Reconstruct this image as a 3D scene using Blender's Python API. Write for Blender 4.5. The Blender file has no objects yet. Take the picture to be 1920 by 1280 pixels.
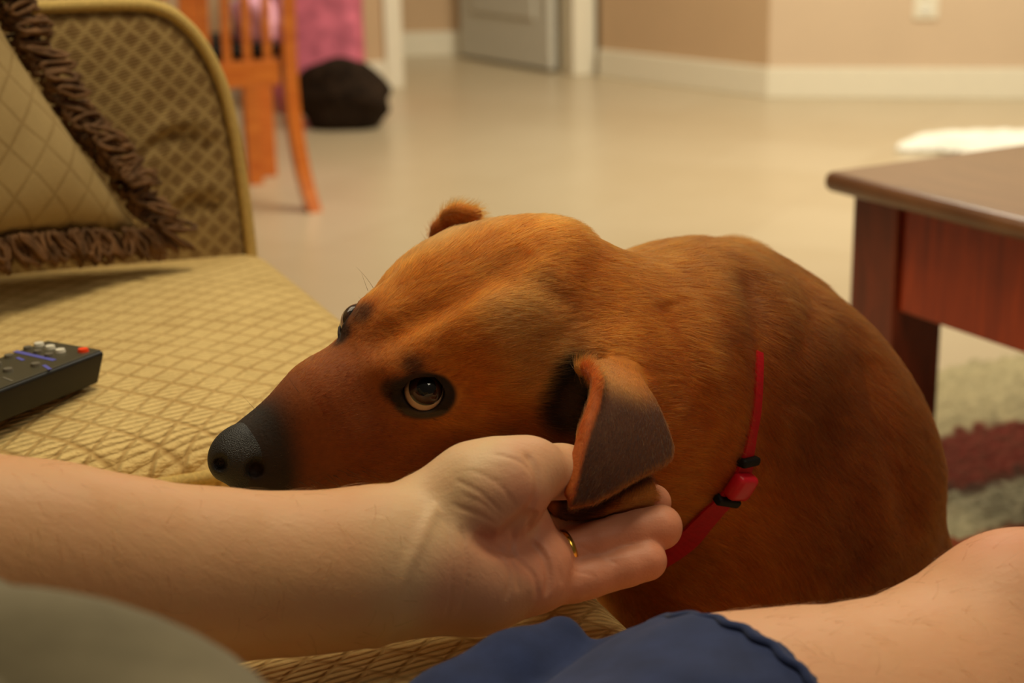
import bpy, bmesh, math, random
import numpy as np
from mathutils import Vector, Matrix

rng = np.random.default_rng(7)
random.seed(7)
DOGRES, HAIRN = 0.0013, 460000
PRES = 0.0011
scene = bpy.context.scene
COL = scene.collection

# ------------------------------------------------------------------ camera, world, lights, exposure
PITCH, ROLL, HCAM, FP = math.radians(17), 0.022, 0.92, 3000.0
_F = np.array([0, math.cos(PITCH), -math.sin(PITCH)])
_R0 = np.array([1.0, 0, 0]); _U0 = np.array([0, math.sin(PITCH), math.cos(PITCH)])
_R = _R0 * math.cos(ROLL) - _U0 * math.sin(ROLL)
_U = _U0 * math.cos(ROLL) + _R0 * math.sin(ROLL)
CAMP = np.array([0, 0, HCAM])

cam = bpy.data.cameras.new('camera'); camo = bpy.data.objects.new('camera', cam); COL.objects.link(camo)
cam.sensor_width = 36; cam.lens = 36 * FP / 1920
cam.clip_start = 0.02; cam.clip_end = 60
m = Matrix.Identity(4)
for i in range(3):
    m[i][0], m[i][1], m[i][2], m[i][3] = _R[i], _U[i], -_F[i], CAMP[i]
camo.matrix_world = m
cam.dof.use_dof = True; cam.dof.focus_distance = 0.965; cam.dof.aperture_fstop = 6.5
scene.camera = camo

scene.view_settings.view_transform = 'Standard'
scene.view_settings.look = 'None'
scene.view_settings.exposure = 0.0
scene.view_settings.gamma = 1
scene.view_settings.use_curve_mapping = False

world = bpy.data.worlds.new('world'); scene.world = world; world.use_nodes = True
bg = world.node_tree.nodes['Background']
bg.inputs[0].default_value = (1.0, 0.86, 0.62, 1); bg.inputs[1].default_value = 0.07


def area(name, loc, target, size, power, color, sy=None):
    l = bpy.data.lights.new(name, 'AREA'); l.energy = power; l.color = color
    l.shape = 'RECTANGLE'; l.size = size; l.size_y = sy or size
    o = bpy.data.objects.new(name, l); COL.objects.link(o)
    o.location = loc
    o.rotation_euler = (Vector(target) - Vector(loc)).to_track_quat('-Z', 'Y').to_euler()
    return o


area('ceiling_light', (0.12, 1.22, 2.45), (0.0, 1.1, 0.5), 0.9, 27, (1.0, 0.85, 0.57), 0.7)
area('room_light', (1.0, 0.12, 2.35), (-0.05, 1.0, 0.5), 0.5, 4.6, (1.0, 0.88, 0.66), 0.4)
area('window_light', (-1.3, 2.3, 2.2), (0, 1.1, 0.6), 1.1, 9, (1.0, 0.87, 0.62), 1.0)
area('dining_light', (0.7, 4.3, 2.6), (0.5, 4.7, 0), 1.8, 62, (1.0, 0.91, 0.72))
area('wall_wash_light', (1.6, 3.6, 2.3), (1.3, 6.3, 0.5), 1.0, 50, (1.0, 0.93, 0.78))  # added unseen wall wash that brightens the far walls and baseboards
area('hall_light', (-0.9, 6.9, 2.4), (-0.3, 7.2, 0), 0.6, 5, (1.0, 0.85, 0.60))


# ------------------------------------------------------------------ helpers
def at(x, y, t):
    """world point seen at x,y of the 1920x1280 frame, t metres deep"""
    return CAMP + t * (_F + (x - 960) / FP * _R + (640 - y) / FP * _U)


_T = -_F
Q = at


def link(o, parent=None):
    COL.objects.link(o)
    if parent is not None:
        o.parent = parent
        o.matrix_parent_inverse = parent.matrix_world.inverted()
    return o


def tag(o, label=None, cat=None, group=None, kind=None):
    if label: o['label'] = label
    if cat: o['category'] = cat
    if group: o['group'] = group
    if kind: o['kind'] = kind
    return o


def empty(name, loc, rz=0.0):
    o = bpy.data.objects.new(name, None); COL.objects.link(o)
    o.empty_display_size = 0.05
    o.location = loc; o.rotation_euler = (0, 0, rz)
    o.matrix_world = Matrix.Translation(Vector(loc)) @ Matrix.Rotation(rz, 4, 'Z')
    return o


def mesh_obj(name, verts, faces, mat, parent=None, smooth=True, local=False):
    """verts in world space (or parent space if local)"""
    me = bpy.data.meshes.new(name)
    v = np.asarray(verts, dtype=np.float64)
    if parent is not None and not local:
        mi = np.array(parent.matrix_world.inverted())
        v = v @ mi[:3, :3].T + mi[:3, 3]
    if isinstance(faces, np.ndarray):
        nf, k = faces.shape
        me.vertices.add(len(v)); me.vertices.foreach_set('co', v.astype(np.float32).ravel())
        me.loops.add(nf * k); me.loops.foreach_set('vertex_index', faces.astype(np.int32).ravel())
        me.polygons.add(nf); me.polygons.foreach_set('loop_start', np.arange(0, nf * k, k, dtype=np.int32))
        me.update(calc_edges=True)
    else:
        me.from_pydata([tuple(a) for a in v], [], [tuple(f) for f in faces])
    me.validate()
    if smooth:
        me.polygons.foreach_set('use_smooth', np.ones(len(me.polygons), dtype=bool))
    if mat: me.materials.append(mat)
    o = bpy.data.objects.new(name, me); COL.objects.link(o)
    if parent is not None: o.parent = parent
    return o


def bm_obj(name, bm, mat, parent=None, smooth=False):
    me = bpy.data.meshes.new(name)
    bmesh.ops.recalc_face_normals(bm, faces=bm.faces)
    bm.to_mesh(me); bm.free()
    if smooth:
        me.polygons.foreach_set('use_smooth', np.ones(len(me.polygons), dtype=bool))
    me.materials.append(mat)
    o = bpy.data.objects.new(name, me); COL.objects.link(o)
    if parent is not None: o.parent = parent
    return o


def add_box(bm, size, M=None, loc=(0, 0, 0), bevel=0.0, seg=2):
    r = bmesh.ops.create_cube(bm, size=1)
    vs = r['verts']
    for v in vs:
        v.co = Vector((v.co.x * size[0] + loc[0], v.co.y * size[1] + loc[1], v.co.z * size[2] + loc[2]))
    if bevel > 0:
        es = list({e for v in vs for e in v.link_edges})
        rb = bmesh.ops.bevel(bm, geom=es, offset=bevel, segments=seg, affect='EDGES', profile=0.5)
        vs = list({v for f in rb['faces'] for v in f.verts} | {v for v in vs if v.is_valid})
    if M is not None:
        bmesh.ops.transform(bm, matrix=M, verts=vs)
    return vs


def set_color(o, cols, name='Col'):
    a = o.data.attributes.new(name, 'FLOAT_COLOR', 'POINT')
    c = np.ones((len(cols), 4), np.float32); c[:, :3] = cols
    a.data.foreach_set('color', c.ravel())


# ------------------------------------------------------------------ materials
def srgb(r, g, b):
    f = lambda c: (c / 255 / 12.92) if c <= 10 else ((c / 255 + 0.055) / 1.055) ** 2.4
    return (f(r), f(g), f(b), 1)


class NT:
    def __init__(s, name):
        s.m = bpy.data.materials.new(name); s.m.use_nodes = True
        s.t = s.m.node_tree; s.b = s.t.nodes['Principled BSDF']

    def n(s, typ, **kw):
        nd = s.t.nodes.new(typ)
        for k, v in kw.items():
            if k.startswith('i_'):
                nd.inputs[k[2:].replace('_', ' ')].default_value = v
            elif isinstance(k, str) and k.startswith('n'):
                nd.inputs[int(k[1:])].default_value = v
            else:
                setattr(nd, k, v)
        return nd

    def l(s, a, b): s.t.links.new(a, b)

    def math(s, op, a, b=None, c=None):
        nd = s.t.nodes.new('ShaderNodeMath'); nd.operation = op
        for i, q in enumerate((a, b, c)):
            if q is None: continue
            if isinstance(q, (int, float)): nd.inputs[i].default_value = q
            else: s.l(q, nd.inputs[i])
        return nd.outputs[0]

    def ramp(s, fac, stops):
        nd = s.t.nodes.new('ShaderNodeValToRGB'); cr = nd.color_ramp
        while len(cr.elements) > 1: cr.elements.remove(cr.elements[-1])
        cr.elements[0].position = stops[0][0]; cr.elements[0].color = stops[0][1]
        for p, c in stops[1:]:
            e = cr.elements.new(p); e.color = c
        s.l(fac, nd.inputs[0]); return nd.outputs[0]

    def noise(s, vec, scale, detail=3, rough=0.55, dist=0.0):
        nd = s.t.nodes.new('ShaderNodeTexNoise')
        nd.inputs['Scale'].default_value = scale; nd.inputs['Detail'].default_value = detail
        nd.inputs['Roughness'].default_value = rough; nd.inputs['Distortion'].default_value = dist
        if vec is not None: s.l(vec, nd.inputs['Vector'])
        return nd.outputs['Fac']

    def mapping(s, vec, scale=(1, 1, 1), rot=(0, 0, 0), loc=(0, 0, 0)):
        nd = s.t.nodes.new('ShaderNodeMapping')
        nd.inputs['Scale'].default_value = scale; nd.inputs['Rotation'].default_value = rot; nd.inputs['Location'].default_value = loc
        s.l(vec, nd.inputs['Vector']); return nd.outputs[0]

    def mix(s, fac, a, b, mode='MIX'):
        nd = s.t.nodes.new('ShaderNodeMix'); nd.data_type = 'RGBA'; nd.blend_type = mode
        for q, i in ((fac, 0), (a, 6), (b, 7)):
            if isinstance(q, (int, float, tuple)): nd.inputs[i].default_value = q
            else: s.l(q, nd.inputs[i])
        return nd.outputs[2]

    def bump(s, h, dist, strength=1.0, normal=None):
        nd = s.t.nodes.new('ShaderNodeBump')
        nd.inputs['Distance'].default_value = dist; nd.inputs['Strength'].default_value = strength
        s.l(h, nd.inputs['Height'])
        if normal is not None: s.l(normal, nd.inputs['Normal'])
        return nd.outputs[0]

    def tc(s, which='Object'):
        return s.t.nodes.new('ShaderNodeTexCoord').outputs[which]

    def set(s, **kw):
        for k, v in kw.items(): s.b.inputs[k.replace('_', ' ')].default_value = v
        return s


def plain(name, col, rough=0.6, spec=0.3, noise_amt=0.08, scale=40.0, bump=0.0, bscale=200, coat=0.0, metal=0.0, sheen=0.0):
    s = NT(name)
    tc = s.tc()
    f = s.noise(tc, scale, 4)
    dark = tuple(c * (1 - noise_amt) for c in col[:3]) + (1,)
    light = tuple(min(1, c * (1 + noise_amt)) for c in col[:3]) + (1,)
    s.l(s.ramp(f, [(0.3, dark), (0.7, light)]), s.b.inputs['Base Color'])
    s.set(Roughness=rough, Metallic=metal)
    s.b.inputs['Specular IOR Level'].default_value = spec
    s.b.inputs['Coat Weight'].default_value = coat
    s.b.inputs['Coat Roughness'].default_value = 0.15
    s.b.inputs['Sheen Weight'].default_value = sheen
    if bump:
        s.l(s.bump(s.noise(tc, bscale, 3), bump), s.b.inputs['Normal'])
    return s.m


def wood(name, dark, light, rough=0.35, coat=0.3, axis=(1, 1, 12), scale=6):
    s = NT(name)
    v = s.mapping(s.tc(), scale=axis)
    f = s.noise(v, scale, 6, 0.6, 1.0)
    s.l(s.ramp(f, [(0.3, dark), (0.7, light)]), s.b.inputs['Base Color'])
    s.set(Roughness=rough); s.b.inputs['Coat Weight'].default_value = coat; s.b.inputs['Coat Roughness'].default_value = 0.2
    return s.m


def chenille(name, base, groove, cells=(0.027, 0.018), rots=(40, 133), rib=0.0056, ribrot=math.radians(170), lat=0.35, invert=False, bd=0.0012, fuzzy=0.25, plane='xy'):
    """woven upholstery: diamond lattice with ribs of short yarn beads"""
    s = NT(name)
    tc = s.tc()
    if plane == 'yz': tc = s.mapping(tc, rot=(0, math.radians(90), 0))
    w = s.noise(tc, 30, 2)
    dn = s.t.nodes.new('ShaderNodeVectorMath'); dn.operation = 'ADD'
    nz = s.t.nodes.new('ShaderNodeTexNoise'); nz.inputs['Scale'].default_value = 18; s.l(tc, nz.inputs['Vector'])
    sc = s.t.nodes.new('ShaderNodeVectorMath'); sc.operation = 'SCALE'; sc.inputs['Scale'].default_value = 0.006
    s.l(nz.outputs['Color'], sc.inputs[0]); s.l(tc, dn.inputs[0]); s.l(sc.outputs[0], dn.inputs[1])
    p = dn.outputs[0]

    def wave(rot, per, warp=p):
        q = s.mapping(warp, rot=(0, 0, rot))
        sx = s.t.nodes.new('ShaderNodeSeparateXYZ'); s.l(q, sx.inputs[0])
        return s.math('SINE', s.math('MULTIPLY', sx.outputs[0], math.pi / per))
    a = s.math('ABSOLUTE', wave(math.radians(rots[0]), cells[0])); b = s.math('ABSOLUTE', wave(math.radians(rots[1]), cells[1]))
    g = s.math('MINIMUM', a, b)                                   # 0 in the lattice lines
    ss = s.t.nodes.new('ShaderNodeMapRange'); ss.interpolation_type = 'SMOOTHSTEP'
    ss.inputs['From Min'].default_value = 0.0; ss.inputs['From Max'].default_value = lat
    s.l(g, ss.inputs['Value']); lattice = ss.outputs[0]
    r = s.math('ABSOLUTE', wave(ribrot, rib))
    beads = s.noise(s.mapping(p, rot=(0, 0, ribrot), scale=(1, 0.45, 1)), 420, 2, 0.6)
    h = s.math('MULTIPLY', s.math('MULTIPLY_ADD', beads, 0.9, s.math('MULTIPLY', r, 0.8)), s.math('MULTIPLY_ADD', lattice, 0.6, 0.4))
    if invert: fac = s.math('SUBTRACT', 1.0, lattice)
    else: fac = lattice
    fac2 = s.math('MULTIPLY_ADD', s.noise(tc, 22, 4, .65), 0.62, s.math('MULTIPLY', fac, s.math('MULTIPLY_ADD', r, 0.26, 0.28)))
    c = s.ramp(fac2, [(0.22, groove), (0.78, base)])  # groove tone: woven pattern plus mild occlusion shade baked into the colour
    s.l(c, s.b.inputs['Base Color'])
    s.set(Roughness=0.85); s.b.inputs['Specular IOR Level'].default_value = 0.15
    s.b.inputs['Sheen Weight'].default_value = fuzzy; s.b.inputs['Sheen Roughness'].default_value = 0.4
    s.b.inputs['Sheen Tint'].default_value = base
    s.l(s.bump(h, bd, 1.0), s.b.inputs['Normal'])
    return s.m


M = {}
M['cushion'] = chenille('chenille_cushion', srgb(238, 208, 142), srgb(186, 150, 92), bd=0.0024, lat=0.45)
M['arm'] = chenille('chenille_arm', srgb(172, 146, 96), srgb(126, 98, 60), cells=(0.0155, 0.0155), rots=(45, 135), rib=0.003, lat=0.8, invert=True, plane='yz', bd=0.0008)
M['welt'] = plain('welt', srgb(206, 176, 108), 0.85, 0.1, 0.2, 400, 0.0004, 500)
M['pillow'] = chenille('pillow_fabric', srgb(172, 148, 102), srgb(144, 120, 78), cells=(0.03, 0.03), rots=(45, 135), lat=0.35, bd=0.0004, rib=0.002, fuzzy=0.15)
M['fringe'] = plain('fringe', srgb(108, 78, 52), 0.8, 0.15, 0.5, 60)
M['orange_wood'] = wood('orange_wood', srgb(192, 92, 22), srgb(226, 130, 46), 0.35, 0.25)
M['cherry'] = wood('cherry_wood', srgb(140, 38, 8), srgb(196, 70, 18), 0.32, 0.35, (12, 1, 1), 5)
M['cherry_leg'] = wood('cherry_wood_leg', srgb(100, 32, 12), srgb(142, 54, 22), 0.32, 0.35, (1, 1, 0.2), 30)
M['table_top'] = wood('dark_wood_top', srgb(104, 64, 36), srgb(136, 90, 54), 0.30, 0.5, (1, 8, 1), 6)
M['white_paint'] = plain('white_paint', srgb(232, 222, 196), 0.5, 0.3, 0.02)
M['door_paint'] = plain('door_paint', srgb(206, 200, 182), 0.5, 0.3, 0.03)
M['wall'] = plain('wall_paint', srgb(212, 186, 154), 0.8, 0.2, 0.03, 3)
M['wall_brown'] = plain('wall_paint_brown', srgb(200, 168, 130), 0.8, 0.2, 0.03, 3)
M['black_plastic'] = plain('black_plastic', srgb(24, 23, 20), 0.45, 0.4, 0.1)
M['dark_face'] = plain('remote_face', srgb(72, 68, 52), 0.4, 0.4, 0.05)
M['red_btn'] = plain('red_button', srgb(255, 74, 24), 0.5, 0.3, 0.02)
M['white_btn'] = plain('white_button', srgb(226, 222, 206), 0.5, 0.3, 0.02)
M['grey_btn'] = plain('grey_button', srgb(110, 104, 90), 0.5, 0.3, 0.02)
M['blue_print'] = plain('blue_print', srgb(96, 98, 190), 0.5, 0.3, 0.1)
M['black_fur'] = plain('dark_plush', srgb(44, 32, 22), 0.9, 0.1, 0.5, 30, 0.01, 60)
M['pink'] = plain('pink_fabric', srgb(206, 110, 128), 0.85, 0.1, 0.35, 16)
M['pale_pink'] = plain('pale_pink_fabric', srgb(236, 176, 196), 0.85, 0.1, 0.1, 16)
M['black_pad'] = plain('black_pad', srgb(38, 36, 30), 0.7, 0.2, 0.2)
M['white_cloth'] = plain('white_cloth', srgb(246, 240, 222), 0.85, 0.1, 0.03)
M['navy'] = plain('navy_cotton', srgb(38, 49, 86), 0.8, 0.15, 0.18, 60, 0.0002, 900, sheen=0.15)
M['shirt'] = plain('grey_shirt', srgb(112, 103, 82), 0.9, 0.1, 0.15, 25, 0.0006, 60, sheen=0.2)
M['gold'] = plain('gold', srgb(232, 180, 80), 0.22, 0.5, 0.02, metal=1.0)
M['red_nylon'] = plain('red_nylon', srgb(190, 14, 30), 0.55, 0.3, 0.1, 300, 0.0002, 1500)
M['red_buckle'] = plain('red_buckle', srgb(214, 22, 44), 0.35, 0.5, 0.03)
M['black_nylon'] = plain('black_nylon', srgb(18, 16, 14), 0.6, 0.3, 0.1)

s = NT('tile_floor')                                                # large beige porcelain tiles
v = s.mapping(s.tc(), rot=(0, 0, 0.50))
br = s.t.nodes.new('ShaderNodeTexBrick'); br.offset = 0.0
for k_, v_ in (('Scale', 1.0), ('Mortar Size', 0.006), ('Mortar Smooth', 0.3), ('Brick Width', 0.45), ('Row Height', 0.45)):
    br.inputs[k_].default_value = v_
br.inputs['Color1'].default_value = srgb(196, 178, 144); br.inputs['Color2'].default_value = srgb(186, 166, 130)
br.inputs['Mortar'].default_value = srgb(184, 164, 130)
s.l(v, br.inputs['Vector'])
c = s.mix(s.math('MULTIPLY', s.noise(v, 5, 5), 0.5), br.outputs['Color'], srgb(208, 190, 158))
s.l(c, s.b.inputs['Base Color']); s.set(Roughness=0.3)
s.b.inputs['Specular IOR Level'].default_value = 0.45
s.l(s.bump(br.outputs['Fac'], -0.001, 0.5), s.b.inputs['Normal'])
M['floor'] = s.m

s = NT('skin')
tc = s.tc()
at_ = s.t.nodes.new('ShaderNodeAttribute'); at_.attribute_name = 'Col'
c = s.mix(s.math('MULTIPLY', s.noise(tc, 60, 4), 0.35), at_.outputs['Color'], srgb(214, 140, 108), 'MIX')
s.l(c, s.b.inputs['Base Color'])
s.set(Roughness=0.5)
s.b.inputs['Specular IOR Level'].default_value = 0.35
s.b.inputs['Subsurface Weight'].default_value = 0.25
s.b.inputs['Subsurface Radius'].default_value = (0.010, 0.004, 0.002)
s.b.inputs['Subsurface Scale'].default_value = 0.6
hh = s.math('ADD', s.math('MULTIPLY', s.noise(tc, 700, 3), 0.5), s.noise(s.mapping(tc, scale=(1, 3, 1)), 90, 3))
s.l(s.bump(hh, 0.0006, 0.6), s.b.inputs['Normal'])
M['skin'] = s.m

s = NT('dog_coat')
tc = s.tc()
at_ = s.t.nodes.new('ShaderNodeAttribute'); at_.attribute_name = 'Col'
c = s.mix(s.math('MULTIPLY', s.noise(tc, 240, 3), 0.5), at_.outputs['Color'], (0.04, 0.015, 0.004, 1), 'MIX')
s.l(c, s.b.inputs['Base Color']); s.set(Roughness=0.65)
s.b.inputs['Specular IOR Level'].default_value = 0.25
s.l(s.bump(s.noise(tc, 500, 3), 0.0006, 0.6), s.b.inputs['Normal'])
M['dog'] = s.m

hm = bpy.data.materials.new('dog_hair'); hm.use_nodes = True
t = hm.node_tree; t.nodes.clear()
out = t.nodes.new('ShaderNodeOutputMaterial'); hb = t.nodes.new('ShaderNodeBsdfHairPrincipled')
hb.model = 'CHIANG'; hb.parametrization = 'COLOR'
a_ = t.nodes.new('ShaderNodeAttribute'); a_.attribute_name = 'Col'
g_ = t.nodes.new('ShaderNodeGamma'); g_.inputs['Gamma'].default_value = 1.34; t.links.new(a_.outputs['Color'], g_.inputs['Color']); t.links.new(g_.outputs[0], hb.inputs['Color'])
hb.inputs['Roughness'].default_value = 0.52; hb.inputs['Radial Roughness'].default_value = 0.55
hb.inputs['Random Roughness'].default_value = 0.3; hb.inputs['IOR'].default_value = 1.38
t.links.new(hb.outputs[0], out.inputs[0])
M['hair'] = hm
M['dark_hair'] = plain('dark_hair', srgb(60, 36, 20), 0.5, 0.3, 0.2)

s = NT('nose_leather')
tc = s.tc()
vo = s.t.nodes.new('ShaderNodeTexVoronoi'); vo.inputs['Scale'].default_value = 1500; s.l(tc, vo.inputs['Vector'])
s.b.inputs['Base Color'].default_value = srgb(24, 21, 20)
s.set(Roughness=0.5)
s.b.inputs['Specular IOR Level'].default_value = 0.5
s.l(s.bump(vo.outputs['Distance'], 0.0005, 0.8), s.b.inputs['Normal'])
M['nose'] = s.m


# ------------------------------------------------------------------ implicit modelling
def smin(a, b, k):
    h = np.maximum(k - np.abs(a - b), 0) / k
    return np.minimum(a, b) - h * h * k * 0.25


class SDF:
    def __init__(s): s.ops = []

    def _add(s, fn, c, r, k, mode): s.ops.append((fn, np.asarray(c, float), float(r), float(k), mode)); return s

    def cone(s, a, b, ra, rb, k=0.01, mode='+', flat=None):
        a = np.asarray(a, float); b = np.asarray(b, float)
        if flat is not None:
            ax = np.asarray(flat[0], float); ax = ax / np.linalg.norm(ax); sc = flat[1] - 1.0
            A = a + sc * (a @ ax) * ax; B = b + sc * (b @ ax) * ax
        else: A, B = a, b
        ba = B - A; bb = max(ba @ ba, 1e-12)

        def fn(p):
            if flat is not None: p = p + sc * (p @ ax)[:, None] * ax
            pa = p - A
            h = np.clip(pa @ ba / bb, 0, 1)
            q = pa - h[:, None] * ba
            return np.sqrt(np.einsum('ij,ij->i', q, q)) - (ra + (rb - ra) * h)
        return s._add(fn, (a + b) / 2, np.linalg.norm(b - a) / 2 + max(ra, rb) * 1.3, k, mode)

    def chain(s, pts, rs, k=0.01, mode='+', flat=None):
        for i in range(len(pts) - 1): s.cone(pts[i], pts[i + 1], rs[i], rs[i + 1], k, mode, flat)
        return s

    def furrow(s, pts, depth, width):
        """smooth valley of given depth and width pressed in along a polyline lying on the surface"""
        A_ = np.asarray(pts, float); a, b = A_[:-1], A_[1:]; n = len(a)
        tp = np.clip(np.sin(np.linspace(.12, math.pi - .12, n + 1)) * 1.7, .1, 1)

        def fn(p):
            best = np.full(len(p), 9.0); w = np.zeros(len(p))
            for i in range(n):
                ba = b[i] - a[i]; pa = p - a[i]
                h = np.clip(pa @ ba / (ba @ ba + 1e-15), 0, 1)
                q = pa - h[:, None] * ba; d = np.einsum('ij,ij->i', q, q)
                m_ = d < best; best[m_] = d[m_]; w[m_] = (tp[i] + (tp[i + 1] - tp[i]) * h)[m_]
            return depth * w * np.exp(-best / (width * width))
        c = A_.mean(0); r = np.linalg.norm(A_ - c, axis=1).max() + width * 2.6
        s.ops.append((fn, c, r - .02, 0.0, 'r')); return s

    def rope(s, pts, rs, k=0.005):
        """one smooth strand of varying radius through the points"""
        A_ = spline(pts, len(pts) * 6); rr = np.interp(np.linspace(0, 1, len(A_)), np.linspace(0, 1, len(rs)), rs)

        def fn(p):
            best = np.full(len(p), 9.0)
            for i in range(len(A_) - 1):
                ba = A_[i + 1] - A_[i]; pa = p - A_[i]
                h = np.clip(pa @ ba / (ba @ ba + 1e-15), 0, 1); q = pa - h[:, None] * ba
                best = np.minimum(best, np.sqrt(np.einsum('ij,ij->i', q, q)) - (rr[i] + (rr[i + 1] - rr[i]) * h))
            return best
        c = A_.mean(0)
        return s._add(fn, c, np.linalg.norm(A_ - c, axis=1).max() + rr.max(), k, '+')

    def ell(s, c, r, k=0.01, rot=None, mode='+'):
        c = np.asarray(c, float); r = np.asarray(r, float)

        def fn(p):
            q = p - c
            if rot is not None: q = q @ rot
            k0 = np.sqrt(((q / r) ** 2).sum(1)); k1 = np.sqrt(((q / r ** 2) ** 2).sum(1)) + 1e-9
            return k0 * (k0 - 1) / k1
        return s._add(fn, c, r.max() * 1.05, k, mode)

    def __call__(s, P, reach=None):
        d = np.full(len(P), 1.0)
        if len(P) == 0: return d
        lo, hi = P.min(0), P.max(0)
        for fn, c, r, k, mode in s.ops:
            if reach is None: idx = slice(None); p = P
            else:
                bb_ = np.maximum(np.maximum(lo - c, c - hi), 0)
                if bb_ @ bb_ > (r + reach + k) ** 2: continue
                q = P - c
                idx = np.nonzero(np.einsum('ij,ij->i', q, q) < (r + reach + k) ** 2)[0]
                if len(idx) == 0: continue
                p = P[idx]
            v = fn(p)
            if mode == '+': d[idx] = smin(d[idx], v, k)
            elif mode == '-': d[idx] = -smin(-d[idx], v, k)
            elif mode == 'r': d[idx] = d[idx] + v                    # additive displacement
        return d

    def grad(s, P, e=0.0008):
        g = np.empty_like(P)
        for i in range(3):
            o = np.zeros(3); o[i] = e
            g[:, i] = s(P + o, 0.05) - s(P - o, 0.05)
        return g / (np.linalg.norm(g, axis=1)[:, None] + 1e-12)


def axis(lo, hi, step, fine=None):
    """node coordinates; fine = (a, b, step) finer between a and b"""
    if fine is None: return np.arange(lo, hi + step, step)
    a, b, fs = fine
    out = [lo]
    while out[-1] < hi:
        x = out[-1]
        d = max(a - x, x - b, 0.0)
        out.append(x + min(step, fs + d * 0.12))
    return np.array(out)


def surface_nets(f, xs, ys, zs, B=8):
    def padn(a):
        n = (len(a) - 1 + B - 1) // B * B + 1
        ex = n - len(a)
        return np.concatenate([a, a[-1] + (a[-1] - a[-2]) * np.arange(1, ex + 1)])
    xs, ys, zs = padn(xs), padn(ys), padn(zs)
    X, Y, Z = (len(a) - 1 for a in (xs, ys, zs))

    def ctr(a): return (a[:-1:B][: (len(a) - 1) // B] + a[B::B]) / 2, (a[B::B] - a[:-1:B]) / 2
    (cx, hx), (cy, hy), (cz, hz) = ctr(xs), ctr(ys), ctr(zs)
    g = np.stack(np.meshgrid(cx, cy, cz, indexing='ij'), -1).reshape(-1, 3)
    h = np.stack(np.meshgrid(hx, hy, hz, indexing='ij'), -1).reshape(-1, 3)
    hd = np.linalg.norm(h, axis=1)
    keep = np.zeros(len(g), bool)
    q8 = (g / 0.16).astype(int); od = np.lexsort((q8[:, 2], q8[:, 1], q8[:, 0]))
    for i in range(0, len(g), 1500):
        j = od[i:i + 1500]
        keep[j] = np.abs(f(g[j], 0.13)) < hd[j] * 1.35 + 0.004
    bid = np.nonzero(keep)[0]
    nby, nbz = len(cy), len(cz)
    bi, bj, bk = bid // (nby * nbz), (bid // nbz) % nby, bid % nbz
    od = np.lexsort((bk, bj, bi, bk // 4, bj // 4, bi // 4)); bi, bj, bk = bi[od], bj[od], bk[od]
    ar = np.arange(B + 1)
    VP, VK, EE = [], [], []
    for s0 in range(0, len(bid), 32):
        I = bi[s0:s0 + 32, None] * B + ar; J = bj[s0:s0 + 32, None] * B + ar; K = bk[s0:s0 + 32, None] * B + ar
        n = len(I)
        P = np.empty((n, B + 1, B + 1, B + 1, 3))
        P[..., 0] = xs[I][:, :, None, None]; P[..., 1] = ys[J][:, None, :, None]; P[..., 2] = zs[K][:, None, None, :]
        V = f(P.reshape(-1, 3), 0.02).reshape(n, B + 1, B + 1, B + 1)
        S = V < 0
        cnt = sum(S[:, a:a + B, b:b + B, c:c + B].astype(np.int8) for a in (0, 1) for b in (0, 1) for c in (0, 1))
        q, ci, cj, ck = np.nonzero((cnt > 0) & (cnt < 8))
        if len(q) == 0: continue
        acc = np.zeros((len(q), 3)); num = np.zeros(len(q))
        for ax in range(3):
            for u in (0, 1):
                for w in (0, 1):
                    o0 = [0, 0, 0]; o0[(ax + 1) % 3] = u; o0[(ax + 2) % 3] = w
                    o1 = list(o0); o1[ax] = 1
                    va = V[q, ci + o0[0], cj + o0[1], ck + o0[2]]; vb = V[q, ci + o1[0], cj + o1[1], ck + o1[2]]
                    mk = (va < 0) != (vb < 0)
                    tt = np.where(mk, va / np.where(mk, va - vb, 1), 0)
                    pa = P[q, ci + o0[0], cj + o0[1], ck + o0[2]]; pb = P[q, ci + o1[0], cj + o1[1], ck + o1[2]]
                    acc += np.where(mk[:, None], pa + tt[:, None] * (pb - pa), 0); num += mk
        VP.append(acc / num[:, None])
        VK.append(((I[q, ci].astype(np.int64)) * Y + J[q, cj]) * Z + K[q, ck])
        for ax in range(3):
            sl0 = [slice(None), slice(0, B), slice(0, B), slice(0, B)]; sl1 = list(sl0); sl1[ax + 1] = slice(1, B + 1)
            A = S[tuple(sl0)]; Bm = S[tuple(sl1)]
            q2, a, b, c = np.nonzero(A != Bm)
            EE.append(np.stack([np.full(len(q2), ax), I[q2, a], J[q2, b], K[q2, c], A[q2, a, b, c]], 1).astype(np.int64))
    VP = np.concatenate(VP); VK = np.concatenate(VK); EE = np.concatenate(EE)
    od = np.argsort(VK); VK = VK[od]; VP = VP[od]
    quads = []
    for ax in range(3):
        E = EE[EE[:, 0] == ax]
        n1 = np.zeros(3, int); n2 = np.zeros(3, int); n1[(ax + 1) % 3] = 1; n2[(ax + 2) % 3] = 1
        base = E[:, 1:4]
        ids = []
        ok = np.ones(len(E), bool)
        for o in (-n1 - n2, -n2, 0 * n1, -n1):
            cc = base + o
            ok &= (cc >= 0).all(1)
            key = (cc[:, 0] * Y + cc[:, 1]) * Z + cc[:, 2]
            j = np.clip(np.searchsorted(VK, key), 0, len(VK) - 1)
            ok &= VK[j] == key
            ids.append(j)
        Q = np.stack(ids, 1); flip = E[:, 4] == 0
        Q[flip] = Q[flip][:, ::-1]
        quads.append(Q[ok])
    return VP, np.concatenate(quads)


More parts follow.
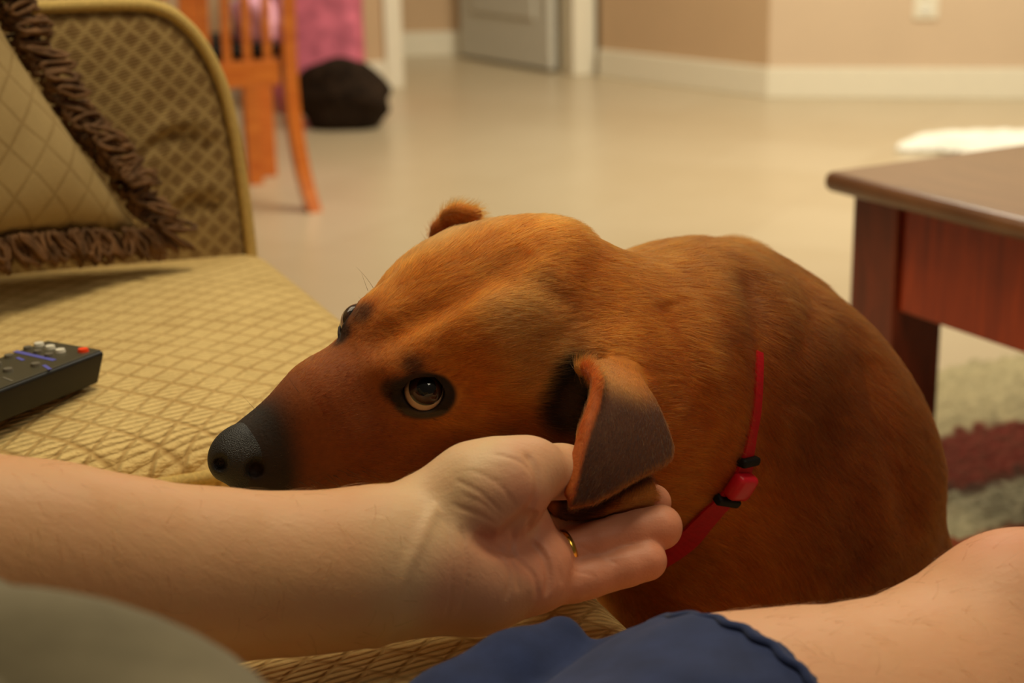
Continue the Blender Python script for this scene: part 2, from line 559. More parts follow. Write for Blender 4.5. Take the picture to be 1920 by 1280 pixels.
def poly_sdf(u, v, pts):
    d = np.full(len(u), 1e9); inside = np.zeros(len(u), bool)
    n = len(pts)
    for i in range(n):
        ax, ay = pts[i]; bx, by = pts[(i + 1) % n]
        ex, ey = bx - ax, by - ay
        wx, wy = u - ax, v - ay
        h = np.clip((wx * ex + wy * ey) / (ex * ex + ey * ey), 0, 1)
        dd = (wx - h * ex) ** 2 + (wy - h * ey) ** 2
        d = np.minimum(d, dd)
        cnd = ((ay > v) != (by > v)) & (u < (bx - ax) * (v - ay) / (by - ay + 1e-12) + ax)
        inside ^= cnd
    d = np.sqrt(d)
    return np.where(inside, -d, d)


def tube(pts, r, seg=8, closed=False):
    """verts, quads of a tube along pts"""
    pts = np.asarray(pts, float); n = len(pts)
    r = np.broadcast_to(r, (n,))
    V = []; Fc = []
    T = np.gradient(pts, axis=0)
    if closed: T = np.roll(pts, -1, 0) - np.roll(pts, 1, 0)
    T /= np.linalg.norm(T, axis=1)[:, None] + 1e-12
    up = np.array([0.0, 0, 1]) if abs(T[0, 2]) < 0.9 else np.array([1.0, 0, 0])
    nrm = np.cross(T[0], up); nrm /= np.linalg.norm(nrm)
    for i in range(n):
        nrm = nrm - (nrm @ T[i]) * T[i]; nrm /= np.linalg.norm(nrm)
        bn = np.cross(T[i], nrm)
        for j in range(seg):
            a = 2 * math.pi * j / seg
            V.append(pts[i] + r[i] * (math.cos(a) * nrm + math.sin(a) * bn))
    m_ = n if closed else n - 1
    for i in range(m_):
        for j in range(seg):
            a = i * seg + j; b = i * seg + (j + 1) % seg; c_ = ((i + 1) % n) * seg + (j + 1) % seg; d_ = ((i + 1) % n) * seg + j
            Fc.append((a, b, c_, d_))
    if not closed:
        Fc.append(tuple(range(seg))[::-1]); Fc.append(tuple((n - 1) * seg + j for j in range(seg)))
    return V, Fc


def spline(pts, n=60, closed=False):
    """catmull-rom through pts"""
    pts = np.asarray(pts, float); k = len(pts)
    out = []
    segs = k if closed else k - 1
    for i in range(segs):
        if closed: p = [pts[(i + j - 1) % k] for j in range(4)]
        else: p = [pts[min(max(i + j - 1, 0), k - 1)] for j in range(4)]
        m_ = max(2, n // segs)
        for t_ in np.arange(m_) / m_:
            out.append(0.5 * (2 * p[1] + (p[2] - p[0]) * t_ + (2 * p[0] - 5 * p[1] + 4 * p[2] - p[3]) * t_ ** 2 + (3 * p[1] - p[0] - 3 * p[2] + p[3]) * t_ ** 3))
    if not closed: out.append(pts[-1])
    return np.array(out)


def curve_hair(name, pos, cols, mat, parent, r_root, r_tip=0.00001):
    """pos (N,K,3) world strands -> one hair curves object"""
    N, K, _ = pos.shape
    hc = bpy.data.hair_curves.new(name)
    hc.add_curves([K] * N)
    mi = np.array(parent.matrix_world.inverted())
    q = pos.reshape(-1, 3) @ mi[:3, :3].T + mi[:3, 3]
    hc.attributes['position'].data.foreach_set('vector', q.astype(np.float32).ravel())
    ra = hc.attributes.get('radius') or hc.attributes.new('radius', 'FLOAT', 'POINT')
    rr = np.linspace(1, 0, K)[None, :] * (r_root - r_tip) + r_tip
    ra.data.foreach_set('value', np.broadcast_to(rr, (N, K)).astype(np.float32).ravel())
    ca = hc.attributes.new('Col', 'FLOAT_COLOR', 'CURVE')
    c4 = np.ones((N, 4), np.float32); c4[:, :3] = cols
    ca.data.foreach_set('color', c4.ravel())
    hc.materials.append(mat)
    o = bpy.data.objects.new(name, hc); COL.objects.link(o); o.parent = parent
    return o

# ------------------------------------------------------------------ the room
def struct(name, bm, mat):
    o = bm_obj(name, bm, mat); o['kind'] = 'structure'; return o


def slab_between(name, a, b, z0, z1, thick, mat, bevel=0.0, side=1):
    """upright slab whose visible face runs from a to b; body lies behind it (away from the camera)"""
    a = np.array(a[:2], float); b = np.array(b[:2], float)
    d = b - a; L = np.linalg.norm(d); d /= L
    n = np.array([-d[1], d[0]]) * side
    bm = bmesh.new()
    c = (a + b) / 2 + n * thick / 2
    Mx = Matrix(((d[0], n[0], 0, c[0]), (d[1], n[1], 0, c[1]), (0, 0, 1, (z0 + z1) / 2), (0, 0, 0, 1)))
    add_box(bm, (L, thick, z1 - z0), Mx, bevel=bevel)
    return struct(name, bm, mat)


bm = bmesh.new(); add_box(bm, (9, 12, 0.1), loc=(0.3, 4.0, -0.05)); struct('floor', bm, M['floor'])
WA, WB, WC = (0.40, 6.84), (1.00, 6.13), (4.2, 5.52)
WZ = 2.6
slab_between('wall_angled', WA, WB, 0, WZ, 0.12, M['wall_brown'])
slab_between('wall_right', WB, WC, 0, WZ, 0.12, M['wall'])
slab_between('baseboard_angled', (WA[0] - .012, WA[1] - .012), (WB[0] - .006, WB[1] - .016), 0, 0.115, 0.02, M['white_paint'], 0.004)
slab_between('baseboard_right', (WB[0] - .006, WB[1] - .016), (WC[0], WC[1] - .016), 0, 0.115, 0.02, M['white_paint'], 0.004)
# doorway wall: left of the opening
JL, JR = np.array([-0.425, 6.62]), np.array([0.28, 6.87])
dd = (JR - JL) / np.linalg.norm(JR - JL); nn = np.array([-dd[1], dd[0]])
WLE = JL - dd * 3.0
slab_between('wall_left', WLE, JL - dd * 0.07, 0, WZ, 0.12, M['wall_brown'])
slab_between('baseboard_left', WLE - nn * .014, JL - dd * 0.075 - nn * .014, 0, 0.115, 0.02, M['white_paint'], 0.004)
slab_between('trim_1', JL - dd * .075 - nn * .02, JL - dd * .0 - nn * .02, 0, 2.15, 0.16, M['white_paint'], 0.006)
slab_between('trim_2', JR + dd * .0 - nn * .02, JR + dd * .105 - nn * .02, 0, 2.15, 0.16, M['white_paint'], 0.006)
slab_between('wall_header', JL, JR, 2.15, WZ, 0.12, M['wall_brown'])
# hallway beyond: back wall and its skirting
slab_between('wall_hall', (-1.6, 7.72), (0.6, 7.66), 0, WZ, 0.12, M['wall_brown'])
slab_between('baseboard_hall', (-1.6, 7.70), (0.6, 7.64), 0, 0.115, 0.02, M['white_paint'], 0.004)
slab_between('wall_hall_side', JR + nn * 0.15 + dd * .03, (0.62, 7.7), 0, WZ, 0.12, M['wall_brown'], side=-1)
# open door leaf, hinged on the right jamb and swung into the hall
HG = JR + nn * 0.13 - dd * 0.01
DE = np.array([-0.155, 7.56])
dv = (DE - HG) / np.linalg.norm(DE - HG); dn = np.array([-dv[1], dv[0]])
door = empty('door_1', (HG[0], HG[1], 0), math.atan2(dv[1], dv[0])); door['kind'] = 'structure'
bm = bmesh.new(); add_box(bm, (0.72, 0.035, 2.03), loc=(0.37, 0.02, 1.03), bevel=0.003)
bm_obj('door_leaf', bm, M['door_paint'], door)
for (z0, z1) in ((0.22, 0.95), (1.1, 1.9)):
    bm = bmesh.new()
    add_box(bm, (0.5, 0.012, z1 - z0), loc=(0.37, 0.040, (z0 + z1) / 2), bevel=0.005)
    bm_obj('door_panel', bm, M['door_paint'], door)
bm = bmesh.new(); bmesh.ops.create_uvsphere(bm, u_segments=16, v_segments=10, radius=0.028)
bmesh.ops.translate(bm, verts=bm.verts, vec=(0.67, 0.075, 0.95)); bm_obj('door_knob', bm, M['gold'], door, True)

# wall outlet
oc = at(1675, -14, 6.42)
wd = (np.array(WC) - np.array(WB)); wd /= np.linalg.norm(wd); wn = np.array([-wd[1], wd[0]])
sx = (oc[0] - WB[0]) / wd[0]
ow = np.array(WB) + wd * sx
outlet = empty('wall_outlet', (ow[0] - wn[0] * .004, ow[1] - wn[1] * .004, 0.36), math.atan2(wd[1], wd[0]))
tag(outlet, 'small white electrical outlet plate on the tan wall above the baseboard', 'outlet')
bm = bmesh.new(); add_box(bm, (0.09, 0.012, 0.13), loc=(0, 0, 0.0), bevel=0.004); bm_obj('cover_plate', bm, M['white_paint'], outlet)
for z in (-.028, .028):
    bm = bmesh.new(); add_box(bm, (0.034, 0.006, 0.030), loc=(0, -0.0085, z), bevel=0.003); bm_obj('socket', bm, M['white_btn'], outlet)

# ------------------------------------------------------------------ rug
RU = np.array([0.90, 0.43]); RU /= np.linalg.norm(RU); RV = np.array([-RU[1], RU[0]])
rn = 0.0125
ru = np.arange(1.05, 2.6, rn); rv = np.arange(0.55, 2.13, rn)
UU, VV = np.meshgrid(ru, rv, indexing='ij')
row = np.abs(np.sin(math.pi * (VV + 0.006 * np.sin(UU * 40)) / 0.034))
nzv = rng.random(UU.shape)
hz = 0.012 + 0.012 * row + 0.010 * nzv
hz[0, :] = hz[-1, :] = 0.001; hz[:, 0] = hz[:, -1] = 0.001
verts = np.stack([UU * RU[0] + VV * RV[0], UU * RU[1] + VV * RV[1], hz + 0.001], -1).reshape(-1, 3)
nu, nv = UU.shape
idx = np.arange(nu * nv).reshape(nu, nv)
q = np.stack([idx[:-1, :-1], idx[1:, :-1], idx[1:, 1:], idx[:-1, 1:]], -1).reshape(-1, 4)
for (tx, ty) in ((0.075, 0.075), (0.975, 0.075), (0.075, 0.545), (0.975, 0.545)):   # pile pressed flat under the table legs
    tw = np.array([0.423, 2.13]) + np.array([.475, -.88]) * tx + np.array([.88, .475]) * ty
    near_ = np.hypot(verts[:, 0] - tw[0], verts[:, 1] - tw[1]) < .085
    verts[near_, 2] = np.minimum(verts[near_, 2], .0095)
rug = mesh_obj('rug', verts, q, None)
vv = VV.reshape(-1); tone = rng.random(len(vv))[:, None]
cream = np.array(srgb(228, 212, 164)[:3]) * (1 - .30 * tone); red = np.array(srgb(150, 50, 46)[:3]) * (1 - .45 * tone)
grey = np.array(srgb(216, 206, 168)[:3]) * (1 - .55 * tone)
wob = 0.008 * np.sin(UU.reshape(-1) * 25) + rng.normal(0, 0.006, len(vv))
f = (vv + wob)
cc = np.where(((f > 1.652) & (f < 1.842))[:, None], red, np.where((f > 1.842)[:, None], cream, grey))
cc = np.where(((f > 1.40) & (f < 1.52))[:, None], np.array(srgb(160, 60, 34)[:3]) * (1 - .3 * tone), cc)
cc = np.where(((f > 1.652) & (f < 1.675))[:, None], np.array(srgb(96, 56, 52)[:3]) * (1 - .3 * tone), cc)
set_color(rug, cc)
s = NT('rug_yarn'); a_ = s.t.nodes.new('ShaderNodeAttribute'); a_.attribute_name = 'Col'
tc = s.tc()
s.l(s.mix(s.math('MULTIPLY', s.noise(tc, 60, 3), 0.4), a_.outputs['Color'], (0.30, 0.22, 0.12, 1)), s.b.inputs['Base Color'])
s.set(Roughness=0.95); s.b.inputs['Specular IOR Level'].default_value = 0.05
s.l(s.bump(s.noise(tc, 140, 3), 0.008), s.b.inputs['Normal'])
rug.data.materials.append(s.m)
tag(rug, 'cream looped shag rug with dark red stripes under the coffee table', 'rug')

# ------------------------------------------------------------------ sofa
PX, PY = 0.086, 0.85
DX, DY = -0.3911, 0.9203
SROT = math.atan2(DY, DX)
sofa = empty('sofa', (PX, PY, 0), SROT)
tag(sofa, 'gold and olive chenille sofa with quilted diamond pattern and rounded arm', 'sofa')


def to_local(P, root):
    mi = np.array(root.matrix_world.inverted()); return np.asarray(P) @ mi[:3, :3].T + mi[:3, 3]


def nonuni(h, r, step, estep):
    e = np.concatenate([r * (1 - np.cos(np.linspace(0, math.pi / 2, 9)))])
    mid = np.arange(-h + r, h - r, step)
    return np.unique(np.round(np.concatenate([-h + e, mid, h - e]), 6))


def cushion(name, s0, s1, w0, w1, zb, zt, step, dent=None, rc=0.035):
    hx, hy = (s1 - s0) / 2, (w1 - w0) / 2; cx, cy = (s0 + s1) / 2, (w0 + w1) / 2
    gx = nonuni(hx, rc, step, 0); gy = nonuni(hy, rc, step, 0)
    X, Y = np.meshgrid(gx, gy, indexing='ij')
    qx = np.abs(X) - (hx - rc); qy = np.abs(Y) - (hy - rc)
    both = (qx > 0) & (qy > 0)
    L = np.sqrt(qx ** 2 + qy ** 2) + 1e-9; sc = np.where(both, np.maximum(qx, qy) / L, 1)
    X2 = np.where(both, np.sign(X) * ((hx - rc) + qx * sc), X); Y2 = np.where(both, np.sign(Y) * ((hy - rc) + qy * sc), Y)
    e = rc - np.maximum(np.maximum(qx, qy), 0)
    crown = (1 - (X / hx) ** 4) * (1 - (Y / hy) ** 4)
    Z = zt - 0.022 + 0.022 * crown - (rc - np.sqrt(np.maximum(rc ** 2 - (rc - e) ** 2, 0))) * 0.75
    Z = Z + 0.003 * np.sin(X * 17 + 1) * np.sin(Y * 13) * crown
    if dent is not None: Z = Z - dent(X2 + cx, Y2 + cy)
    V = np.stack([X2 + cx, Y2 + cy, Z], -1)
    nx, ny = X.shape
    idx = np.arange(nx * ny).reshape(nx, ny)
    Q = np.stack([idx[:-1, :-1], idx[1:, :-1], idx[1:, 1:], idx[:-1, 1:]], -1).reshape(-1, 4)
    ring = np.concatenate([idx[:, 0], idx[-1, 1:], idx[-2::-1, -1], idx[0, -2:0:-1]])
    V = V.reshape(-1, 3)
    rv_ = V[ring].copy(); ext = [V]; prev = ring; n0 = len(V); quads = [Q]
    for k, (zz, out) in enumerate(((0.66, 0.006), (0.33, 0.006), (0.0, 0.0))):
        w_ = rv_.copy(); c0 = np.array([cx, cy]); dirs = w_[:, :2] - c0; dirs /= np.linalg.norm(dirs, axis=1)[:, None]
        w_[:, 2] = zb + (rv_[:, 2] - zb) * zz; w_[:, :2] += dirs * out
        ext.append(w_); cur = n0 + np.arange(len(ring)); n0 += len(ring)
        quads.append(np.stack([prev, cur, np.roll(cur, -1), np.roll(prev, -1)], -1)); prev = cur
    ext.append(np.array([[cx, cy, zb]])); cidx = n0
    tri = np.stack([prev, np.full(len(prev), cidx), np.full(len(prev), cidx), np.roll(prev, -1)], -1)
    V = np.concatenate(ext); Q = np.concatenate(quads)
    F_ = [tuple(r) for r in Q] + [(int(a), cidx, int(b)) for a, b in zip(prev, np.roll(prev, -1))]
    o = mesh_obj(name, V, F_, M['cushion'], sofa, local=True)
    o.data.update()
    pr = rv_.copy()
    pv, pf = tube(pr[::2] + np.array([0, 0, 0.0015]), 0.0052, 8, closed=True)
    p_ = mesh_obj('piping', pv, pf, M['welt'], o, local=True)
    return o, p_


def near_dent(x, y): return 0.03 * np.exp(-(((x + 0.25) / 0.2) ** 2 + ((y - 0.2) / 0.35) ** 2))


near_cush, near_pipe = cushion('seat_cushion', -0.84, 0.310, 0.0, 0.80, 0.35, 0.500, 0.0040, near_dent)
far_cush, far_pipe = cushion('seat_cushion', 0.318, 0.885, 0.0, 0.80, 0.35, 0.545, 0.0050)
bm = bmesh.new(); add_box(bm, (1.88, 0.96, 0.27), loc=(-0.10, 0.50, 0.205), bevel=0.02); bm_obj('base', bm, M['cushion'], sofa)
for (a_x, a_y) in ((-.96, .06), (.77, .06), (-.96, .92), (.77, .92)):
    bm = bmesh.new(); add_box(bm, (0.06, 0.06, 0.075), loc=(a_x, a_y, 0.0375), bevel=0.006); bm_obj('foot', bm, M['cherry_leg'], sofa)
bm = bmesh.new(); add_box(bm, (1.88, 0.20, 0.60), loc=(-0.10, 0.92, 0.60), bevel=0.06, seg=5); bm_obj('backrest', bm, M['arm'], sofa, True)


def arm_simple(s0, s1):
    """arm as a grid: each face vertex from the front/top outline, closed solid"""
    prof = [(0.010, 0.10), (0.012, 0.42), (0.014, 0.541), (0.020, 0.632), (0.024, 0.664), (0.031, 0.702), (0.045, 0.739), (0.064, 0.768), (0.090, 0.788), (0.13, 0.796),
            (0.25, 0.798), (0.5, 0.800), (0.80, 0.800)]
    pf_ = spline([(a, b, 0) for a, b in prof], 120)[:, :2]
    n = len(pf_)
    C0 = np.array([0.42, 0.42])
    V = []; Fc = []
    cs = (s0 + s1) / 2; hs = (s1 - s0) / 2
    fr = list(np.linspace(0, 1, 26) ** 0.7)                         # from centre to outline
    nt = 7; re = 0.05
    tang = np.gradient(pf_, axis=0); tang /= np.linalg.norm(tang, axis=1)[:, None]
    nin = np.stack([tang[:, 1], -tang[:, 0]], 1)
    rows = []
    for f in fr:
        rows.append(('in', f))
    for k in range(1, nt): rows.append(('r0', k / nt))
    for k in range(0, nt + 1): rows.append(('r1', k / nt))
    kN = len(rows) + 1
    inn = pf_ + nin * re * 0.8
    for i in range(n):
        for typ, f in rows:
            if typ == 'in':
                p = C0 + (inn[i] - C0) * f
                dz = 0.0
                fold = 0
                b = 0.014 * (1 - f ** 4)
                s_ = -hs - b
                for (fw, fz, fl) in ((0.085, 0.655, 0.05), (0.07, 0.585, 0.055)):      # pulled creases by the front edge
                    dw = p[0] - fw; dzz = p[1] - fz + 0.35 * (dw) ** 2 / 0.03 - 0.2 * dw
                    s_ += 0.008 * math.exp(-(dzz / 0.006) ** 2 - (dw / 0.035) ** 2) - 0.005 * math.exp(-((dzz - 0.014) / 0.008) ** 2 - (dw / 0.035) ** 2)
            elif typ == 'r0':
                a = f * math.pi / 2
                p = pf_[i] + nin[i] * re * 0.8 * (1 - math.sin(a)); s_ = -hs + re * (1 - math.cos(a))
            else:
                a = f * math.pi / 2
                p = pf_[i] + nin[i] * re * 0.8 * (1 - math.cos(a)); s_ = hs - re + re * math.sin(a)
            V.append((cs + s_, p[0], p[1]))
        V.append((cs + hs, C0[0], C0[1]))
    for i in range(n - 1):
        for j in range(kN - 1):
            a = i * kN + j
            Fc.append((a, a + 1, a + kN + 1, a + kN))
    o = mesh_obj('arm', V, Fc, M['arm'], sofa, local=True)
    for ss in (-hs + 0.006, hs - 0.006):
        tv, tf = tube([(cs + ss, p[0] + q_[0] * 0.010, p[1] + q_[1] * 0.010) for p, q_ in zip(pf_[::2], nin[::2])], 0.0062, 8)
        mesh_obj('piping', tv, tf, M['welt'], o, local=True)
    return o


arm_simple(0.850, 1.03)
arm_simple(-1.06, -0.86)

# ------------------------------------------------------------------ throw pillow with loop fringe
A0 = at(268, 444, 1.53); A1 = at(-30, 500, 1.37)                    # bottom edge, right corner to left
e1 = (A1 - A0); L1 = 0.42; e1 = e1 / np.linalg.norm(e1)
A2 = at(-18, -60, 1.43)
e2 = A2 - A0; e2 /= np.linalg.norm(e2)
pn = np.cross(e1, e2); pn /= np.linalg.norm(pn)
if pn @ (CAMP - A0) < 0: pn = -pn
A0 = A0 + np.array([0, 0, 0.004])


def pil(u, v, side):
    """u,v in 0..1 square; edges pulled in between the corners"""
    a, b = 2 * u - 1, 2 * v - 1
    pinch = 0.09
    aa = a * (1 - (pinch + (.10 if a < 0 else 0)) * (1 - b * b)); bb = b * (1 - pinch * (1 - a * a))
    p = A0 + e1 * (aa + 1) / 2 * L1 + e2 * (bb + 1) / 2 * 0.42
    th = 0.062 * ((1 - a ** 4) * (1 - b ** 4)) ** 0.55
    th *= 1 + 0.06 * np.sin(9 * u + 4 * v)
    wr = 0.004 * np.sin(22 * (u * .7 + v) + 3 * np.sin(5 * u)) * (1 - a ** 2) * (1 - b ** 2)
    return p + pn * (side * th * (0.72 if side > 0 else 1.0) + wr)


root = empty('throw_pillow', tuple(A0))
by = np.cross(pn, e1); mm_ = Matrix.Identity(4)
for i in range(3): mm_[i][0], mm_[i][1], mm_[i][2], mm_[i][3] = e1[i], by[i], pn[i], A0[i]
root.matrix_world = mm_
tag(root, 'tan quilted throw pillow with brown looped fringe leaning on the sofa arm', 'pillow')
V = []; Fc = []
n = 40
for side in (1, -1):
    for i in range(n + 1):
        for j in range(n + 1): V.append(pil(i / n, j / n, side))
o_ = (n + 1) ** 2
for s_ in (0, 1):
    for i in range(n):
        for j in range(n):
            a = s_ * o_ + i * (n + 1) + j
            Fc.append((a, a + 1, a + n + 2, a + n + 1) if s_ == 0 else (a, a + n + 1, a + n + 2, a + 1))
cov = mesh_obj('pillow_cover', V, Fc, M['pillow'], root)
bm = bmesh.new(); bm.from_mesh(cov.data); bmesh.ops.remove_doubles(bm, verts=bm.verts, dist=0.0004); bmesh.ops.recalc_face_normals(bm, faces=bm.faces); bm.to_mesh(cov.data); bm.free()
FV = []; FF = []
edge = []
for (a, b) in [(t_, 0) for t_ in np.linspace(0, 1, 90)] + [(0, t_) for t_ in np.linspace(0, 1, 90)] + [(t_, 1) for t_ in np.linspace(0, 1, 60)] + [(1, t_) for t_ in np.linspace(0, 1, 60)]:
    edge.append((a, b))
for (a, b) in edge:
    for rep in range(2):
        p = pil(np.array(a), np.array(b), 0) * 1.0
        outd = (e1 * (-1 if a == 0 else (1 if a == 1 else 0)) + e2 * (-1 if b == 0 else (1 if b == 1 else 0)))
        outd = outd / (np.linalg.norm(outd) + 1e-9)
        al = e1 if b in (0, 1) else e2
        Ln = random.uniform(0.022, 0.034) + (.012 if a == 0 else 0); w_ = random.uniform(0.004, 0.008)
        tilt = random.uniform(-.5, .5); o3 = pn * (random.uniform(-0.004, 0.020) + (.012 if a == 0 else 0))
        ctr_ = outd + al * tilt
        loop = []
        for k in range(9):
            an = 2 * math.pi * k / 8
            loop.append(p + o3 + ctr_ * Ln * 0.5 * (1 - math.cos(an)) + (al * random.uniform(.6, 1) + pn * random.uniform(-.6, .6)) * w_ * math.sin(an))
        loop = np.array(loop)
        if b == 0: loop[:, 2] = np.maximum(loop[:, 2], 0.545)
        tv, tf = tube(loop, 0.0023, 5)
        o0 = len(FV); FV += tv; FF += [tuple(i + o0 for i in f) for f in tf]
fr = mesh_obj('fringe', FV, FF, M['fringe'], root); fr['kind'] = 'stuff'; fr['label'] = 'brown looped fringe'

# ------------------------------------------------------------------ remote control
q1 = np.array([-0.304, 1.133]); q2 = np.array([-0.352, 1.171])
ldv = np.array([-0.50, -0.866]); wdv = np.array([-0.866, 0.50])
rc_ = (q1 + q2) / 2
rz = math.atan2(ldv[1], ldv[0])
fcv = np.array([tuple(v.co) for v in far_cush.data.vertices]); cl_ = np.array(sofa.matrix_world.inverted() @ Vector((rc_[0] + ldv[0] * .09, rc_[1] + ldv[1] * .09, 0)))
zc = fcv[(np.hypot(fcv[:, 0] - cl_[0], fcv[:, 1] - cl_[1]) < .10), 2].max()
remote = empty('remote_control', (rc_[0], rc_[1], zc + 0.0003), rz)
tag(remote, 'black remote control with orange red power button lying on the sofa cushion', 'remote control')
# local x runs along the remote away from its top end, local y across
bm = bmesh.new(); vs = add_box(bm, (0.19, 0.058, 0.025), loc=(0.095, 0, 0.0130), bevel=0.003, seg=3)
for v in bm.verts:
    if v.co.z < 0.010: v.co.y *= 0.86; v.co.x = 0.095 + (v.co.x - 0.095) * 0.96
bm_obj('body', bm, M['black_plastic'], remote, True)
bm = bmesh.new(); add_box(bm, (0.186, 0.054, 0.0012), loc=(0.095, 0, 0.0256), bevel=0.0005); bm_obj('face_plate', bm, M['dark_face'], remote)
mi = remote.matrix_world.inverted()


def on_remote(x, y):
    v = _F + (x - 960) / FP * _R + (640 - y) / FP * _U
    t_ = (zc + 0.0003 + 0.0268 - HCAM) / v[2]; p = mi @ Vector(CAMP + t_ * v)
    return p.x, p.y


def button(x, y, r, mat, nm='button', rx=1.0, h=0.0022):
    u, w = on_remote(x, y)
    bm = bmesh.new(); bmesh.ops.create_cone(bm, cap_ends=True, segments=24, radius1=r, radius2=r * 0.86, depth=h)
    bmesh.ops.scale(bm, vec=(1, rx, 1), verts=bm.verts); bmesh.ops.translate(bm, vec=(u, w, 0.0262 + h / 2), verts=bm.verts)
    return bm_obj(nm, bm, mat, remote)


button(156, 657, 0.0042, M['red_btn'], 'power_button')
for x, y in ((73, 646), (94, 651.5), (113, 658)): button(x, y, 0.0040, M['white_btn'])
for x, y in ((52, 653), (71, 660), (92, 666)): button(x, y, 0.0034, M['grey_btn'])
for x, y in ((17, 668), (67, 684), (15, 694), (-6, 683), (-30, 700), (-10, 712)): button(x, y, 0.0038, M['grey_btn'])


def printed(x0, y0, x1, y1, w, mat=M['blue_print']):
    a = on_remote(x0, y0); b = on_remote(x1, y1)
    L = math.hypot(b[0] - a[0], b[1] - a[1]); an = math.atan2(b[1] - a[1], b[0] - a[0])
    bm = bmesh.new()
    add_box(bm, (L, w, 0.0003), Matrix.Translation(((a[0] + b[0]) / 2, (a[1] + b[1]) / 2  , 0.0263)) @ Matrix.Rotation(an, 4, 'Z'))
    bm_obj('printed_mark', bm, mat, remote)


printed(28, 657, 102, 674, 0.0042)
printed(32, 669, 44, 674, 0.0028); printed(82, 683, 94, 691, 0.0028)
printed(6, 706, 24, 713, 0.002, M['grey_btn'])

# ------------------------------------------------------------------ coffee table
TC = np.array([0.423, 2.13]); ta = np.array([0.475, -0.88]); ta /= np.linalg.norm(ta); tb_ = np.array([-ta[1], ta[0]])
table = empty('coffee_table', (TC[0], TC[1], 0), math.atan2(ta[1], ta[0]))
tag(table, 'dark cherry wood coffee table with square legs and rounded top edge', 'coffee table')
TL, TW, TH = 1.05, 0.62, 0.50                                        # local x along the near edge, y away
bm = bmesh.new(); add_box(bm, (TL, TW, 0.028), loc=(TL / 2, TW / 2, TH - 0.014), bevel=0.0125, seg=5); bm_obj('table_top', bm, M['table_top'], table, True)
for i, (x, y) in enumerate(((0.075, 0.075), (TL - .075, 0.075), (0.075, TW - .075), (TL - .075, TW - .075))):
    bm = bmesh.new(); add_box(bm, (0.088, 0.088, TH - 0.0285 - 0.012), loc=(x, y, (TH - 0.0285 + 0.012) / 2), bevel=0.003); bm_obj('leg', bm, M['cherry_leg'], table)
for (sx_, sy_, lx, ly) in ((TL - .24, 0.022, TL / 2, 0.050), (TL - .24, 0.022, TL / 2, TW - .050), (0.022, TW - .24, 0.050, TW / 2), (0.022, TW - .24, TL - .050, TW / 2)):
    bm = bmesh.new(); add_box(bm, (sx_, sy_, 0.145), loc=(lx, ly, TH - 0.0285 - 0.0735), bevel=0.003)
    bm_obj('apron', bm, M['cherry'], table)

# white cloth on the floor beyond the table
CC = np.array([1.50, 4.98]); n = 70
uu, vv2 = np.meshgrid(np.linspace(-1, 1, n), np.linspace(-1, 1, n), indexing='ij')
rr = (np.abs(uu) ** 2.6 + np.abs(vv2) ** 2.6)
hh_ = 0.055 * np.clip(1 - rr, 0, 1) ** 0.45 * (0.75 + 0.25 * np.sin(uu * 7 + vv2 * 3) * np.cos(vv2 * 9 + uu * 2)) + 0.002
verts = np.stack([CC[0] + uu * 0.27 + 0.02 * np.sin(vv2 * 5), CC[1] + vv2 * 0.11 + .02 * np.sin(uu * 6), hh_], -1).reshape(-1, 3)
msk = (rr < 1.02).reshape(-1)
idx = np.arange(n * n).reshape(n, n)
q = np.stack([idx[:-1, :-1], idx[1:, :-1], idx[1:, 1:], idx[:-1, 1:]], -1).reshape(-1, 4)
q = q[msk[q].all(1)]
wc = mesh_obj('white_cloth', verts, q, M['white_cloth']); tag(wc, 'rumpled white cloth lying on the tile floor beyond the coffee table', 'cloth')
bm = bmesh.new(); bm.from_mesh(wc.data); bmesh.ops.delete(bm, geom=[v for v in bm.verts if not v.link_faces], context='VERTS'); bm.to_mesh(wc.data); bm.free()

# ------------------------------------------------------------------ dining chair
cf = np.array([-0.535, 4.27]); cr = np.array([-0.70, 4.66])
cy_ = (cr - cf) / np.linalg.norm(cr - cf)                            # toward the chair's front
cx_ = np.array([cy_[1], -cy_[0]])                                    # to its right (camera right)
chair = empty('dining_chair', (cf[0], cf[1], 0), math.atan2(cx_[1], cx_[0]))
tag(chair, 'orange wooden dining chair with slatted back beyond the sofa arm', 'chair')
W_ = 0.43


def prism(path, w, d_):
    """bar along path (x,y,z) with section w (x) by d_ (y)"""
    V = []; Fc = []
    for p in path:
        for a, b in ((-1, -1), (1, -1), (1, 1), (-1, 1)): V.append((p[0] + a * w / 2, p[1] + b * d_ / 2, p[2]))
    for i in range(len(path) - 1):
        for j in range(4): Fc.append((i * 4 + j, i * 4 + (j + 1) % 4, i * 4 + 4 + (j + 1) % 4, i * 4 + 4 + j))
    Fc.append((3, 2, 1, 0)); k = (len(path) - 1) * 4; Fc.append((k, k + 1, k + 2, k + 3))
    return V, Fc


